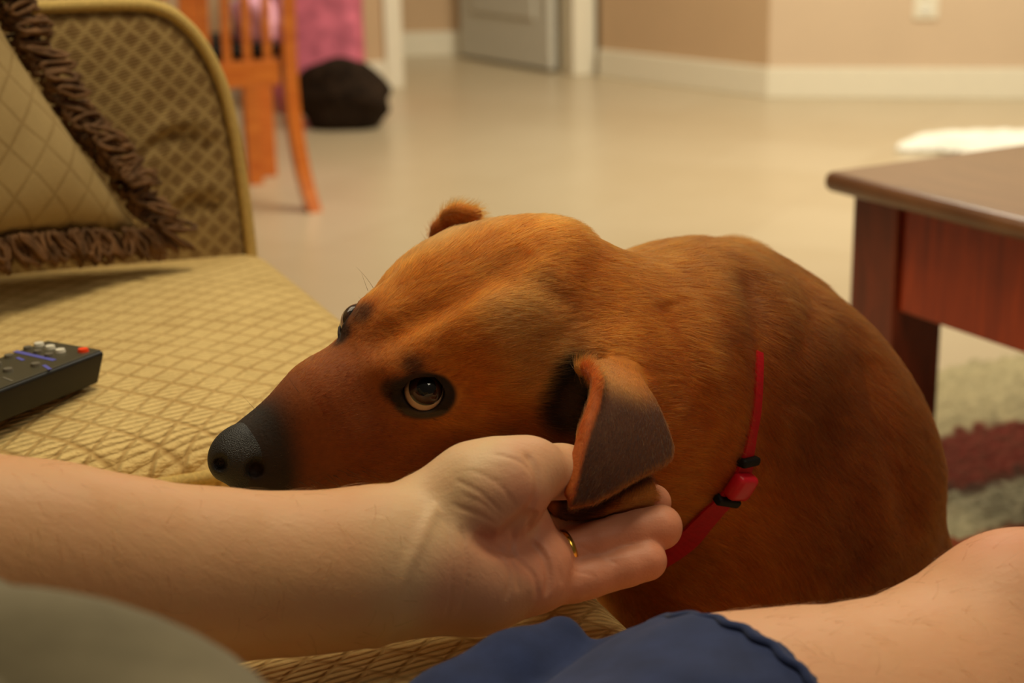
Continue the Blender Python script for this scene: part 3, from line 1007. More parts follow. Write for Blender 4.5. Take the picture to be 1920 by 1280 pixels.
for sx_ in (0, -1):
    path = [(sx_ * W_ - 0.0, -0.012, 0.0), (sx_ * W_ - 0.012, 0.03, 0.10), (sx_ * W_ - 0.022, 0.055, 0.24), (sx_ * W_ - 0.024, 0.062, 0.36), (sx_ * W_ - 0.024, 0.055, 0.48), (sx_ * W_ - 0.024, 0.03, 0.65), (sx_ * W_ - 0.024, -0.04, 0.98)]
    p2 = spline(path, 40)
    V, Fc = prism(p2, 0.036, 0.045)
    mesh_obj('back_leg', V, Fc, M['orange_wood'], chair, smooth=False, local=True)
    V, Fc = prism([(sx_ * (W_ - .06) - 0.045, 0.44, 0), (sx_ * (W_ - .06) - 0.045, 0.44, 0.41)], 0.042, 0.042)
    mesh_obj('front_leg', V, Fc, M['orange_wood'], chair, smooth=False, local=True)
bm = bmesh.new(); add_box(bm, (W_ - .06, 0.022, 0.068), loc=(-W_ / 2 - .024, 0.058, 0.372), bevel=0.003); bm_obj('lower_rail', bm, M['orange_wood'], chair)
bm = bmesh.new(); add_box(bm, (W_ - .06, 0.022, 0.09), loc=(-W_ / 2 - .024, -0.02, 0.92), bevel=0.004); bm_obj('top_rail', bm, M['orange_wood'], chair)
for sx_ in (-1, 0):
    bm = bmesh.new(); add_box(bm, (0.02, 0.35, 0.05), loc=(-0.03 + sx_ * (W_ - .04), 0.25, 0.375)); bm_obj('side_rail', bm, M['orange_wood'], chair)
bm = bmesh.new(); add_box(bm, (W_ - .1, 0.02, 0.06), loc=(-W_ / 2 - .02, 0.44, 0.375)); bm_obj('front_rail', bm, M['orange_wood'], chair)
bm = bmesh.new(); add_box(bm, (W_ + .0, 0.40, 0.035), loc=(-W_ / 2 - .02, 0.285, 0.425), bevel=0.012, seg=3); bm_obj('seat', bm, M['black_pad'], chair, True)
for k in range(6):
    x = -0.075 - k * 0.0545
    V, Fc = prism([(x - 0.008, 0.056, 0.40), (x - 0.008, 0.050, 0.5), (x - 0.008, 0.03, 0.65), (x - 0.008, -0.02, 0.89)], 0.021, 0.012)
    mesh_obj('slat', V, Fc, M['orange_wood'], chair, smooth=False, local=True)

# dining table whose near leg stands past the chair
dt = empty('dining_table', (cr[0] - 0.02 * cx_[0], cr[1] + 0.08, 0), math.atan2(cx_[1], cx_[0]))
tag(dt, 'orange brown dining table leg standing behind the slatted chair', 'dining table')
for (x, y) in ((0.0, 0.05), (-1.1, 0.05), (0.0, 0.9), (-1.1, 0.9)):
    bm = bmesh.new(); add_box(bm, (0.065, 0.065, 0.70), loc=(x, y, 0.35), bevel=0.004); bm_obj('leg', bm, M['orange_wood'], dt)
bm = bmesh.new(); add_box(bm, (1.35, 1.1, 0.03), loc=(-.55, .475, 0.735), bevel=0.006); bm_obj('table_top', bm, M['orange_wood'], dt)

# ------------------------------------------------------------------ bags beyond the chair
def blob(name, center, rad, mat, parent=None, p=2.4, nz=0.08, seed=0, rot=0.0, flatz=True, n=48):
    r_ = np.random.default_rng(seed); ph = r_.random((6, 3)) * 6.28; fr_ = r_.normal(0, 2.2, (6, 3))
    V = []; Fc = []
    for i in range(n + 1):
        th = math.pi * i / n
        for j in range(n * 2):
            f_ = 2 * math.pi * j / (n * 2)
            d_ = np.array([math.sin(th) * math.cos(f_), math.sin(th) * math.sin(f_), math.cos(th)])
            k = (np.abs(d_) ** p).sum() ** (-1 / p)
            k *= 1 + nz * sum(math.sin(fr_[q] @ d_ * 2 + ph[q, 0]) for q in range(6)) / 2
            V.append(d_ * k * rad)
    V = np.array(V)
    if flatz: V[:, 2] = np.maximum(V[:, 2], -rad[2] * 0.8)
    c_, s_ = math.cos(rot), math.sin(rot)
    V = np.stack([V[:, 0] * c_ - V[:, 1] * s_, V[:, 0] * s_ + V[:, 1] * c_, V[:, 2]], 1)
    V = V + np.array(center)
    V[:, 2] += 0
    for i in range(n):
        for j in range(n * 2):
            a = i * n * 2 + j; b = i * n * 2 + (j + 1) % (n * 2)
            Fc.append((a, b, b + n * 2, a + n * 2))
    return mesh_obj(name, V, Fc, mat, parent)


db = blob('fuzzy_bag', (-0.575, 5.66, 0.13), (0.17, 0.12, 0.135), M['black_fur'], p=2.6, nz=0.06, seed=3, rot=-0.25)
for v in db.data.vertices:
    v.co.z = max(v.co.z, 0.022) - 0.021
    if v.co.x > -0.5: v.co.z *= max(0.25, 1 - (v.co.x + 0.5) * 3.4)
tag(db, 'dark brown slumped fuzzy bag on the tile floor right of the chair leg', 'bag')
pb = blob('pink_bag', (-0.70, 6.05, 0.29), (0.17, 0.11, 0.36), M['pink'], p=4.5, nz=0.025, seed=5, rot=0.0)
for v in pb.data.vertices: v.co.z = v.co.z - 0.0
tag(pb, 'mottled rose pink fabric bag standing upright behind the dark fuzzy bag', 'bag')
pcx = cf + cx_ * -.075 + cy_ * .20
pp = blob('pink_cloth', (pcx[0], pcx[1], 0.4425 + 0.057), (0.055, 0.09, 0.07), M['pale_pink'], p=3, nz=0.05, seed=8)
tag(pp, 'pale pink cloth bundle on the black seat of the dining chair', 'cloth')
# ------------------------------------------------------------------ the person: left arm, thigh and knee in view, trunk out of view
def Q(x, y, t_): return at(x, y, t_)


pe = SDF()
FL = (_T, 1.18)
# left arm: shoulder, elbow, forearm, wrist
SH = np.array([-.48, .46, .85]); EL = Q(-260, 1010, .775)
pe.chain([SH, (SH + EL) / 2 + np.array([0, -.01, -.01]), EL], [.062, .052, .046], .03)
pe.chain([EL, Q(-60, 1050, .790), Q(120, 1058, .805), Q(300, 1078, .825), Q(460, 1078, .84), Q(620, 1070, .855), Q(740, 1050, .868), Q(830, 1033, .880)],
         [.045, .0455, .0430, .0398, .0365, .0345, .0330, .0325], .03, flat=FL)
pe.chain([Q(560, 1082, .845), Q(800, 1066, .872), Q(860, 1066, .878)], [.0290, .0250, .0245], .02)
# palm slab, thumb mound, little-finger mound, pads below the fingers
pe.chain([Q(820, 1020, .885), Q(930, 985, .905)], [.030, .030], .02, flat=(_T, 1.35))
pe.chain([Q(830, 1090, .878), Q(900, 1098, .880), Q(975, 1092, .884)], [.0240, .0235, .0190], .014)
pe.chain([Q(835, 965, .882), Q(895, 925, .880), Q(948, 912, .880)], [.0270, .0265, .0245], .012)
pe.chain([Q(955, 895, .882), Q(1000, 876, .888)], [.0190, .0150], .014)
pe.chain([Q(1000, 1010, .898), Q(1020, 1055, .892), Q(1022, 1100, .887)], [.0125, .0125, .0120], .010)
pe.cone(Q(930, 1050, .895), Q(1000, 1060, .895), .022, .016, .012)
# thumb
pe.chain([Q(985, 880, .888), Q(1055, 884, .910), Q(1110, 890, .932)], [.0165, .0142, .0136], .008)
pe.chain([Q(1110, 890, .932), Q(1165, 900, .948)], [.0138, .0112], .004)
# fingers: little, ring, middle, index (nail ends bent up round the jaw)
FING = [
    ([Q(1010, 1102, .893), Q(1075, 1092, .900), Q(1140, 1072, .908), Q(1213, 1051, .912)], [.0115, .0108, .0108, .0104]),
    ([Q(1010, 1048, .902), Q(1080, 1026, .912), Q(1160, 1004, .920), Q(1238, 985, .922)], [.0125, .0112, .0116, .0120]),
    ([Q(1000, 1000, .915), Q(1075, 985, .932), Q(1150, 965, .945), Q(1224, 942, .946)], [.0125, .0115, .0115, .0110]),
    ([Q(980, 965, .925), Q(1045, 945, .958), Q(1100, 915, .985), Q(1150, 885, .995)], [.0125, .0115, .0110, .0105]),
]
for pts, rs in FING:
    for i in range(3): pe.cone(pts[i], pts[i + 1], rs[i], rs[i + 1], .0035 if i else .006)
    for i in (1, 2):                                                # pads between the joints
        a, b = pts[i], pts[i + 1]
        pe.ell((a + b) / 2 + _T * .0012, (.010, .010, .010), .006)
pe.ell(FING[1][0][3] - .002 * _U, (.0118,) * 3, .004); pe.ell(FING[0][0][3], (.0106,) * 3, .004)


def crease(pts, depth=.0006, width=.0012, obj=None):
    o = obj or pe
    P = np.array(spline(pts, max(8, len(pts) * 5)), float)
    for _ in range(6):                                              # settle onto the skin
        P = P - o(P, .3)[:, None] * o.grad(P, .0015)
    o.furrow(P, depth * (1.3 if 0 < depth < .0025 else 1), width)


T9 = lambda *p: [Q(x, y, .86) for x, y in p]
crease(T9((876, 1002), (915, 1020), (948, 1018), (985, 990), (1005, 960)), .0055, .0055)          # hollow under the thumb mound
crease(T9((880, 1003), (915, 1022), (950, 1020), (980, 996)), .0020, .0016)
crease(T9((890, 1008), (925, 1030), (950, 1075), (940, 1120)), .0010, .0018)
crease(T9((962, 1015), (1000, 1050), (1020, 1085), (1022, 1140)), .0010, .0015)
crease(T9((945, 1020), (968, 1060), (972, 1110)), .0006, .0014)
crease(T9((996, 984), (1036, 992), (1050, 1030), (1058, 1075), (1052, 1128)), .0045, .0018)        # where the fingers begin
crease(T9((1000, 832), (1006, 855), (1014, 885), (1010, 925), (990, 975)), .0022, .0022)
crease(T9((920, 846), (975, 866), (1005, 895)), .0005, .0011)
crease(T9((863, 905), (900, 925), (935, 955)), .0005, .0012)
crease(T9((880, 890), (930, 910), (965, 945)), .0003, .0012)
crease(T9((855, 945), (895, 955), (925, 975)), .0005, .0012)
crease(T9((870, 925), (905, 940), (940, 975)), .0003, .0010)
crease(T9((806, 1000), (808, 1050), (812, 1120)), .0005, .0011)
crease(T9((836, 1010), (840, 1060), (838, 1120)), .0008, .0012)
for a_, b_ in (((1128, 990), (1136, 1030)), ((1186, 962), (1196, 1012)), ((1108, 1058), (1118, 1104)), ((1163, 1042), (1173, 1084))):
    crease(T9(a_, ((a_[0] + b_[0]) / 2 + 2, (a_[1] + b_[1]) / 2), b_), .0004, .0010)
crease(T9((640, 1120), (720, 1075), (780, 1010), (815, 970)), -.0012, .0035)                         # tendon
# tendons at the wrist

# trunk, hips, legs
HIPL = np.array([-.14, .42, .50]); KNEE = Q(1930, 1205, .865)
TH1 = Q(1400, 1495, .80)
lg = SDF()
for o_ in (pe, lg): o_.chain([HIPL - np.array([0, 0, .025]), TH1, Q(1620, 1445, .818), Q(1760, 1372, .838)], [.095, .085, .078, .067], .03)
pe.chain([Q(1760, 1372, .838), Q(1870, 1268, .856), KNEE], [.065, .057, .054], .03)
pe.ell(Q(1905, 1110, .848), (.034, .030, .028), .025)
CF = KNEE + np.array([.075, .045, -.16]); AN = KNEE + np.array([.07, .03, -.47])
pe.chain([KNEE + np.array([.01, .01, -.01]), CF, AN], [.054, .054, .034], .03)
pe.chain([AN, AN + np.array([.04, .01, -.045]), AN + np.array([.17, .05, -.062])], [.036, .034, .020], .02)
HIPR = np.array([.04, .23, .505]); KNR = np.array([.44, .50, .56])
pe.chain([HIPR, KNR], [.095, .060], .03)
pe.chain([KNR, KNR + np.array([.09, .03, -.17]), KNR + np.array([.07, .02, -.46])], [.056, .054, .034], .03)
pe.chain([KNR + np.array([.07, .02, -.46]), KNR + np.array([.11, .03, -.505]), KNR + np.array([.24, .08, -.522])], [.036, .034, .020], .02)
pe.chain([(HIPL + HIPR) / 2, np.array([-.16, .27, .60]), np.array([-.29, .23, .78]), np.array([-.40, .20, .94])], [.115, .115, .12, .10], .05)
SHR = np.array([-.33, .00, .88])
pe.cone(SH, SHR, .065, .065, .05)
pe.chain([SHR, np.array([-.22, -.14, .70]), np.array([-.07, -.08, .82])], [.062, .050, .036], .03)
pe.cone(np.array([-.41, .21, .97]), np.array([-.44, .20, 1.08]), .062, .058, .03)

# ------------------------------------------------------------------ the dog
HO = at(733, 662, 0.98)                                             # midpoint between the eyes
_T = -_F


def camv(r, u, t_): return r * _R + u * _U + t_ * _T


hf = camv(-.832, -.472, .293); hf /= np.linalg.norm(hf)
hl = camv(.55, -.64, .53); hl -= (hl @ hf) * hf; hl /= np.linalg.norm(hl)
hu = np.cross(hf, hl)
HB = np.stack([hf, hl, hu], 1)                                      # columns: forward, left (near side), up


def H(x, y, z): return HO + HB @ np.array([x, y, z], float)


def toH(P): return (P - HO) @ HB


dog = SDF()
K = 0.018
# skull
dog.ell(H(-.072, .004, -.002), (.072, .045, .036), K, HB)
dog.ell(H(-.055, .024, .008), (.050, .027, .030), K, HB)
dog.ell(H(-.055, -.020, .006), (.048, .025, .029), K, HB)
dog.ell(H(-.112, .006, -.010), (.034, .030, .025), K, HB)
for sd in (1, -1):
    dog.ell(H(-.062, sd * .040, -.030), (.052, .028, .044), K, HB)             # jaw muscle
    dog.cone(H(-.018, sd * .037, -.014), H(-.080, sd * .056, -.014), .014, .012, .016)    # cheekbone arch
    dog.ell(H(.002, sd * .0285, -.054), (.044, .021, .027), .016, HB)          # flews
    dog.ell(H(-.004, sd * .024, .012), (.020, .012, .010), .012, HB)           # brow
# muzzle
dog.chain([H(-.01, 0, -.002), H(.050, 0, -.013), H(.104, 0, -.021)], [.027, .0220, .0185], .02)
for sd in (1, -1):
    dog.chain([H(-.010, sd * .020, -.022), H(.045, sd * .0155, -.026), H(.098, sd * .010, -.031)], [.026, .0195, .0155], .014)
    dog.chain([H(-.020, sd * .030, -.046), H(.050, sd * .0185, -.047), H(.092, sd * .010, -.044)], [.020, .0165, .011], .012)   # lips
dog.chain([H(-.07, 0, -.058), H(.02, 0, -.071), H(.090, 0, -.063)], [.032, .021, .012], .012)      # lower jaw
for sd in (1, -1):   # mouth line
    dog.chain([H(-.005, sd * .048, -.068), H(.040, sd * .036, -.065), H(.085, sd * .021, -.058), H(.104, sd * .008, -.053)], [.0016] * 4, .004, '-')
dog.ell(H(-.112, .004, .015), (.022, .010, .010), .014, HB)                       # occiput

# neck and body, px outline first, depth second
def A(x, y, t_): return at(x, y, t_)


dog.chain([H(-.10, 0.004, -.020), A(1165, 715, 1.055), A(1290, 712, 1.11), A(1400, 765, 1.17)], [.046, .077, .090, .100], .030)
dog.ell(A(1400, 895, 1.22), (.128, .145, .134), .04)
dog.cone(A(1250, 800, 1.10), A(1290, 960, 1.16), .062, .075, .04)
dog.cone(A(1420, 940, 1.22), A(1505, 1180, 1.27), .135, .110, .04)
dog.cone(A(1370, 550, 1.20), A(1460, 610, 1.25), .040, .045, .03)                # withers
SPN = np.array([.33, 1.22, .15])
dog.cone(A(1530, 1180, 1.27), SPN, .115, .11, .04)
dog.cone(A(1045, 952, .926), A(1175, 930, .940), .016, .018, .022)           # loose skin of the throat
# front legs
for (sx_, yy, r1) in ((.075, 1.03, 1), (.11, 1.22, 1)):
    dog.chain([[sx_ + .06, yy + .02, .40], [sx_ + .05, yy, .26], [sx_ + .01, yy - .01, .14], [sx_ - .0, yy - .01, .05]], [.062, .042, .027, .023], .02)
    dog.ell([sx_ - .012, yy - .01, .024], (.040, .028, .022), .012)
    for k in (-1.5, -.5, .5, 1.5):
        dog.ell([sx_ - .040, yy - .01 + k * .011, .017], (.016, .008, .014), .006)
# haunches, hocks and hind paws, sitting
for yy in (1.12, 1.33):
    dog.ell([.30, yy, .16], (.115, .055, .115), .03)
    dog.chain([[.26, yy - .01, .10], [.36, yy, .06]], [.045, .024], .02)
    dog.chain([[.36, yy, .055], [.24, yy - .01, .028]], [.022, .022], .015)
    dog.ell([.215, yy - .01, .024], (.040, .026, .022), .012)
dog.chain([[.38, 1.24, .09], [.43, 1.32, .035], [.43, 1.42, .022], [.39, 1.54, .018]], [.030, .020, .014, .007], .02)

def project(P, it=6, off=0.0):
    P = np.array(P, float)
    for _ in range(it):
        d = dog(P, 0.3)[:, None]; g = dog.grad(P, .002); P = P - g * (d - off)
    return P


def groove(pts, depth, width):
    dog.furrow(project(spline(pts, max(6, len(pts) * 3)), 8), depth, width)


# median furrow of the forehead, folds of the neck, shoulder and ribs
groove([H(.024, .002, .03), H(.000, .006, .045), H(-.030, .013, .06), H(-.070, .014, .06), H(-.10, .010, .06)], .0066, .0085)
groove([A(1385, 500, 1.06), A(1408, 580, 1.04), A(1415, 680, 1.03), A(1408, 770, 1.035), A(1385, 860, 1.05)], .010, .014)
groove([A(1600, 660, 1.12), A(1655, 770, 1.10), A(1695, 900, 1.10), A(1712, 1010, 1.12)], .008, .016)
groove([A(1500, 560, 1.13), A(1445, 660, 1.06), A(1440, 760, 1.05)], .004, .014)
groove([A(1235, 560, 1.0), A(1265, 680, 1.0), A(1275, 800, 1.0)], .005, .012)
groove([A(900, 480, .95), A(1000, 505, .95), A(1110, 560, .95)], .0025, .010)
groove([A(845, 790, .93), A(920, 800, .93), A(990, 800, .94)], .0028, .009)
groove([A(1560, 900, 1.1), A(1590, 1000, 1.1), A(1580, 1080, 1.1)], .004, .016)

if 'pe' in globals():                                               # flesh gives way round the fingers and thumb
    dog._add(lambda p: pe(p, .03) - .0008, Q(1040, 960, .93), .20, .002, '-')

# eyes: frame per side, opening carved through the lids
EYES = []
for sd in (1, -1):
    ec = H(-.0015, .0325, -.002) + .0018 * _R - .0014 * _U if sd > 0 else H(.004, -.0304, .002)
    en = HB @ (np.array([.42, .66, .56]) if sd > 0 else np.array([.55, -.46, .70])); en /= np.linalg.norm(en)
    eh = HB @ np.array([-.80, sd * .58, -.12]); eh -= (eh @ en) * en; eh /= np.linalg.norm(eh)
    ev = np.cross(en, eh) * 1.0
    if ev @ hu < 0: ev = -ev
    EYES.append((sd, ec, en, eh, ev))
RE = .0122
for sd, ec, en, eh, ev in EYES:
    dog.ell(ec, (RE + .0013,) * 3, .007)

    def almond(p, ec=ec, en=en, eh=eh, ev=ev):
        q = p - ec; h = q @ eh; v = q @ ev - .0013; n_ = q @ en
        hl_, vh = .0126, .0112
        Rr = (hl_ ** 2 + vh ** 2) / (2 * vh); off = Rr - vh
        d1 = np.sqrt(h ** 2 + (v + off) ** 2) - Rr; d2 = np.sqrt(h ** 2 + (v - off) ** 2) - Rr
        return np.maximum(np.maximum(d1, d2), -(n_ - .002))
    dog._add(almond, ec + en * .008, .03, .0018, '-')
    # inner corner hollow
    dog.cone(ec - eh * .0135 + en * .0115, ec - eh * .019 + en * .010, .0022, .001, .004, '-')
    # soft crease above the upper lid and under the lower one
    for sv, rr_ in ((1, .0155), (-1, .0165)):
        pts = [ec + rr_ * (math.cos(a) * eh + sv * math.sin(a) * ev) + en * .0065 for a in np.linspace(.35, 2.8, 7)]
        dog.furrow(project(spline(pts, 20), 4), .0011, .0020)

# ears: thick bent flaps
def flap(sd_pts, th, bend, k, name=None, toward=None):
    W3 = np.array(sd_pts); c = W3.mean(0)
    _, _, vt = np.linalg.svd(W3 - c); e1_, e2_, n_ = vt
    if n_ @ toward < 0: n_ = -n_
    uv = np.stack([(W3 - c) @ e1_, (W3 - c) @ e2_], 1)
    off = (W3 - c) @ n_
    Amat = np.stack([np.ones(len(uv)), uv[:, 0], uv[:, 1], uv[:, 0] ** 2, uv[:, 0] * uv[:, 1], uv[:, 1] ** 2], 1)
    co = np.linalg.lstsq(Amat.T @ Amat + 1e-9 * np.eye(6), Amat.T @ off, rcond=None)[0]

    def fn(p):
        q = p - c; u = q @ e1_; v = q @ e2_; w = q @ n_
        surf = co[0] + co[1] * u + co[2] * v + co[3] * u * u + co[4] * u * v + co[5] * v * v + bend(u, v)
        d2 = poly_sdf(u, v, uv) + .003
        dz = np.abs(w - surf) - th
        return np.minimum(np.maximum(d2, dz), 0) + np.sqrt(np.maximum(d2, 0) ** 2 + np.maximum(dz, 0) ** 2) - .0014
    R_ = np.linalg.norm(W3 - c, axis=1).max() + .012
    return fn, c, R_, (e1_, e2_, n_, uv)


near_pts = [A(1095, 684, .945), A(1122, 706, .925), A(1116, 745, .915), A(1094, 800, .905), A(1078, 860, .897), A(1064, 920, .892), A(1060, 952, .890), A(1076, 958, .890),
            A(1120, 950, .894), A(1165, 925, .900), A(1205, 900, .906), A(1245, 880, .915), A(1266, 862, .922), A(1266, 840, .928), A(1250, 800, .936), A(1232, 760, .945), A(1212, 722, .955), A(1185, 690, .968), A(1140, 672, .965)]
fn, c_, R_, EARF = flap(near_pts, .0012, lambda u, v: 0 * u, .012, toward=_T)
dog._add(fn, c_, R_, .009, '+')
dog.rope([A(1088, 690, .955), A(1106, 692, .938), A(1120, 712, .922), A(1112, 752, .913), A(1092, 805, .904), A(1076, 865, .897), A(1064, 925, .892)], [.0040, .0045, .0036, .0027, .0021, .0018, .0014], .006)
dog.chain([A(1150, 672, .985), A(1190, 730, .972)], [.016, .010], .014)          # fleshy ear root behind
def hit(x, y, t0=.86):
    p = A(x, y, t0); v = p - CAMP; v /= np.linalg.norm(v)
    for _ in range(80): p = p + v * min(max(float(dog(p[None], .3)[0]) * .8, -.001), .008)
    return p


EARO = [hit(1083, 708), hit(1068, 740), hit(1058, 775), hit(1060, 805)]
dog.furrow(EARO, .013, .0085)                                       # ear opening before the flap

far_pts = [A(806, 462, 1.10), A(818, 432, 1.10), A(838, 404, 1.10), A(856, 393, 1.10), A(880, 398, 1.095), A(915, 412, 1.09), A(930, 450, 1.085), A(880, 480, 1.09), A(830, 490, 1.10)]
fn, c_, R_, _x = flap(far_pts, .0015, lambda u, v: 0 * u, .01, toward=_T)
dog._add(fn, c_, R_, .008, '+')
dog.chain([A(808, 455, 1.095), A(820, 428, 1.095), A(842, 402, 1.09), A(860, 396, 1.085), A(890, 402, 1.08)], [.0025, .003, .0034, .004, .005], .006)

_b = dog
# nose pad
nose = SDF()
nose.ell(H(.106, 0, -.017), (.0225, .0190, .0175), .006, HB)
for sd in (1, -1): nose.ell(H(.1145, sd * .0095, -.0255), (.0085, .0080, .0080), .006, HB)
nose.cone(H(.112, 0, -.030), H(.107, 0, -.042), .007, .0035, .006)
for sd in (1, -1):
    nose.cone(H(.132, sd * .0072, -.0245), H(.112, sd * .010, -.0250), .0036, .0028, .003, '-')
    nose.chain([H(.125, sd * .010, -.0255), H(.118, sd * .0175, -.0265), H(.108, sd * .021, -.023)], [.0016, .0014, .001], .002, '-')
nose.cone(H(.130, 0, -.022), H(.124, 0, -.044), .0010, .0010, .003, '-')
for (x_n, y_n, rn_) in ((480, 880, .0060), (411, 869, .0046)):
    pn_ = A(x_n, y_n, .90)
    vd_ = pn_ - CAMP; vd_ /= np.linalg.norm(vd_)
    for _ in range(60): pn_ = pn_ + vd_ * max(min(float(nose(pn_[None], .3)[0]), float(dog(pn_[None], .3)[0]), .01), -.002)
    nose.cone(pn_, pn_ + vd_ * .004, rn_, rn_ * .7, .003, '-')
    dog.cone(pn_, pn_ + vd_ * .004, rn_, rn_ * .7, .003, '-')

xs = axis(-.24, .78, .0075, (-.20, .14, DOGRES)); ys = axis(.72, 1.52, .0075, (.78, 1.08, DOGRES)); zs = axis(-.005, .82, .0075, (.50, .76, DOGRES))
dv_, dq_ = surface_nets(dog, xs, ys, zs)

DC = {k: np.array(srgb(*v)[:3]) for k, v in dict(muzzle=(38, 33, 30), lid=(84, 76, 70), rust=(202, 120, 44), red=(138, 66, 26), dark=(62, 32, 18), black=(27, 22, 20), tan=(206, 144, 76), ear=(80, 42, 18), edge=(196, 98, 36), brown=(130, 72, 28)).items()}


def sstep(a, b, x):
    t_ = np.clip((x - a) / (b - a), 0, 1); return t_ * t_ * (3 - 2 * t_)


def pxy(P):
    q = P - CAMP; t_ = q @ _F
    return 960 + FP * (q @ _R) / t_, 640 - FP * (q @ _U) / t_, t_


def near_to(P, pts, r0, r1):
    """1 near the polyline of world points, fading out"""
    d = np.full(len(P), 9.0)
    for a, b in zip(pts[:-1], pts[1:]):
        ba = b - a; h = np.clip((P - a) @ ba / (ba @ ba), 0, 1)
        d = np.minimum(d, np.linalg.norm(P - a - h[:, None] * ba, axis=1))
    return 1 - sstep(r0, r1, d)


def coat(P):
    h = toH(P); x, y, z = h.T
    c = np.tile(DC['rust'], (len(P), 1))
    mixc = lambda c, k, w: c * (1 - w[:, None]) + DC[k] * w[:, None]
    body = sstep(-.13, -.24, x)
    c = mixc(c, 'brown', body * .75)
    mot = np.sin(P[:, 0] * 31 + 2.2 * np.sin(P[:, 2] * 23 + 1)) * np.sin(P[:, 2] * 27 + 1.7 * np.sin(P[:, 0] * 19)) * np.sin(P[:, 1] * 15 + 2)
    c = c * (1 + .20 * mot[:, None])
    side = sstep(.012, .040, np.abs(y)) * sstep(-.03, -.06, x) * sstep(-.115, -.08, x) * sstep(-.035, -.005, z)
    c = mixc(c, 'tan', side * .85)
    mz = sstep(-.015, .035, x)
    c = mixc(c, 'red', np.maximum(mz, sstep(-.012, -.045, z) * sstep(-.12, -.08, x)) * .85)
    c = mixc(c, 'dark', sstep(.04, .10, x) * .45)
    c = mixc(c, 'muzzle', sstep(.079, .098, x + .35 * z + .012))
    for sd, ec, en, eh, ev in EYES:
        q = P - ec; hh = q @ eh; vv_ = q @ ev
        d = np.sqrt((hh / 1.2) ** 2 + (vv_) ** 2)
        c = mixc(c, 'black', (1 - sstep(.0150, .0182, d + (.0025 if sd < 0 else 0))) * (q @ en > -.006))
        c = mixc(c, 'lid', (1 - sstep(.0150, .0180, d)) * sstep(-.0080, -.0105, vv_) * (q @ en > -.006) * .8)
        d2 = np.linalg.norm(P - (ec - eh * .016 + en * .009 + ev * .004), axis=1)
        c = mixc(c, 'black', (1 - sstep(.007, .013, d2)) * .9)
        d3 = np.linalg.norm(P - (ec + ev * .0180 + en * .009 - eh * .007), axis=1)
        c = mixc(c, 'dark', (1 - sstep(.004, .012, d3)) * .85)
    # near ear
    e1_, e2_, n_, uv = EARF
    cc_ = np.array(near_pts).mean(0); q = P - cc_
    pd = poly_sdf(q @ e1_, q @ e2_, uv); close = (np.abs(q @ n_) < .03) & (P @ _F < (CAMP + .962 * _F) @ _F)
    w = np.where(close, 1 - sstep(-.0045, .001, pd), 0)
    top = sstep(.0, .030, np.linalg.norm(P - A(1150, 690, .95), axis=1) - .012)
    c = mixc(c, 'ear', w * top)
    fe = near_to(P, [A(1100, 690, .94), A(1120, 712, .918), A(1112, 752, .909), A(1092, 805, .9), A(1076, 865, .893), A(1064, 925, .888)], .0035, .0060)
    c = mixc(c, 'edge', fe)
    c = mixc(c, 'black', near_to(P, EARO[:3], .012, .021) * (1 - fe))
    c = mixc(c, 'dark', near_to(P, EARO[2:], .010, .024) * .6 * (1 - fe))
    c = mixc(c, 'ear', near_to(P, [A(818, 445, 1.1), A(845, 410, 1.1)], .004, .008) * .5)
    return np.clip(c, 0, 1)


DPOS = (0.20, 1.15, 0)
droot = empty('dog', DPOS)
tag(droot, 'rust brown short haired dog resting its head in the hand on the sofa edge', 'dog')
dbody = mesh_obj('body', dv_, dq_, M['dog'], droot)
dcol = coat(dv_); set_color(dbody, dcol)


c0 = H(.110, 0, -.024)
nv_, nq_ = surface_nets(nose, axis(c0[0] - .03, c0[0] + .03, .0009), axis(c0[1] - .03, c0[1] + .03, .0009), axis(c0[2] - .03, c0[2] + .03, .0009))
mesh_obj('nose', nv_, nq_, M['nose'], droot)

# eyeballs: iris looks up at the person
s = NT('eye'); tc = s.tc()
sx = s.t.nodes.new('ShaderNodeSeparateXYZ'); s.l(tc, sx.inputs[0])
rad_ = s.math('SQRT', s.math('ADD', s.math('POWER', sx.outputs[0], 2), s.math('POWER', sx.outputs[1], 2)))
an_ = s.math('ARCTAN2', rad_, sx.outputs[2])
c = s.ramp(s.math('DIVIDE', an_, 1.45), [(0.0, (0.002, 0.0015, 0.001, 1)), (0.33, (0.003, 0.002, 0.001, 1)), (0.37, srgb(60, 30, 14)), (0.60, srgb(50, 26, 12)), (0.67, srgb(16, 9, 6)), (0.71, srgb(196, 168, 144)), (1.0, srgb(196, 160, 140))])
s.l(c, s.b.inputs['Base Color']); s.set(Roughness=0.5)
s.b.inputs['Specular IOR Level'].default_value = 0.1
s.b.inputs['Coat Weight'].default_value = 1.0; s.b.inputs['Coat Roughness'].default_value = 0.02; s.b.inputs['Coat IOR'].default_value = 1.5
M['eye'] = s.m
for sd, ec, en, eh, ev in EYES:
    gaze = camv(.20, .25, .95) if sd > 0 else camv(.02, .42, .9)
    gaze /= np.linalg.norm(gaze)
    gz = gaze; gx = np.cross([0, 0, 1.0], gz); gx /= np.linalg.norm(gx); gy = np.cross(gz, gx)
    bm = bmesh.new(); bmesh.ops.create_uvsphere(bm, u_segments=48, v_segments=32, radius=RE)
    for v in bm.verts:
        pass
    o = bm_obj('eye', bm, M['eye'], droot, True)
    mm = Matrix(((gx[0], gy[0], gz[0], ec[0] - DPOS[0]), (gx[1], gy[1], gz[1], ec[1] - DPOS[1]), (gx[2], gy[2], gz[2], ec[2] - DPOS[2]), (0, 0, 0, 1)))
    o.matrix_local = mm



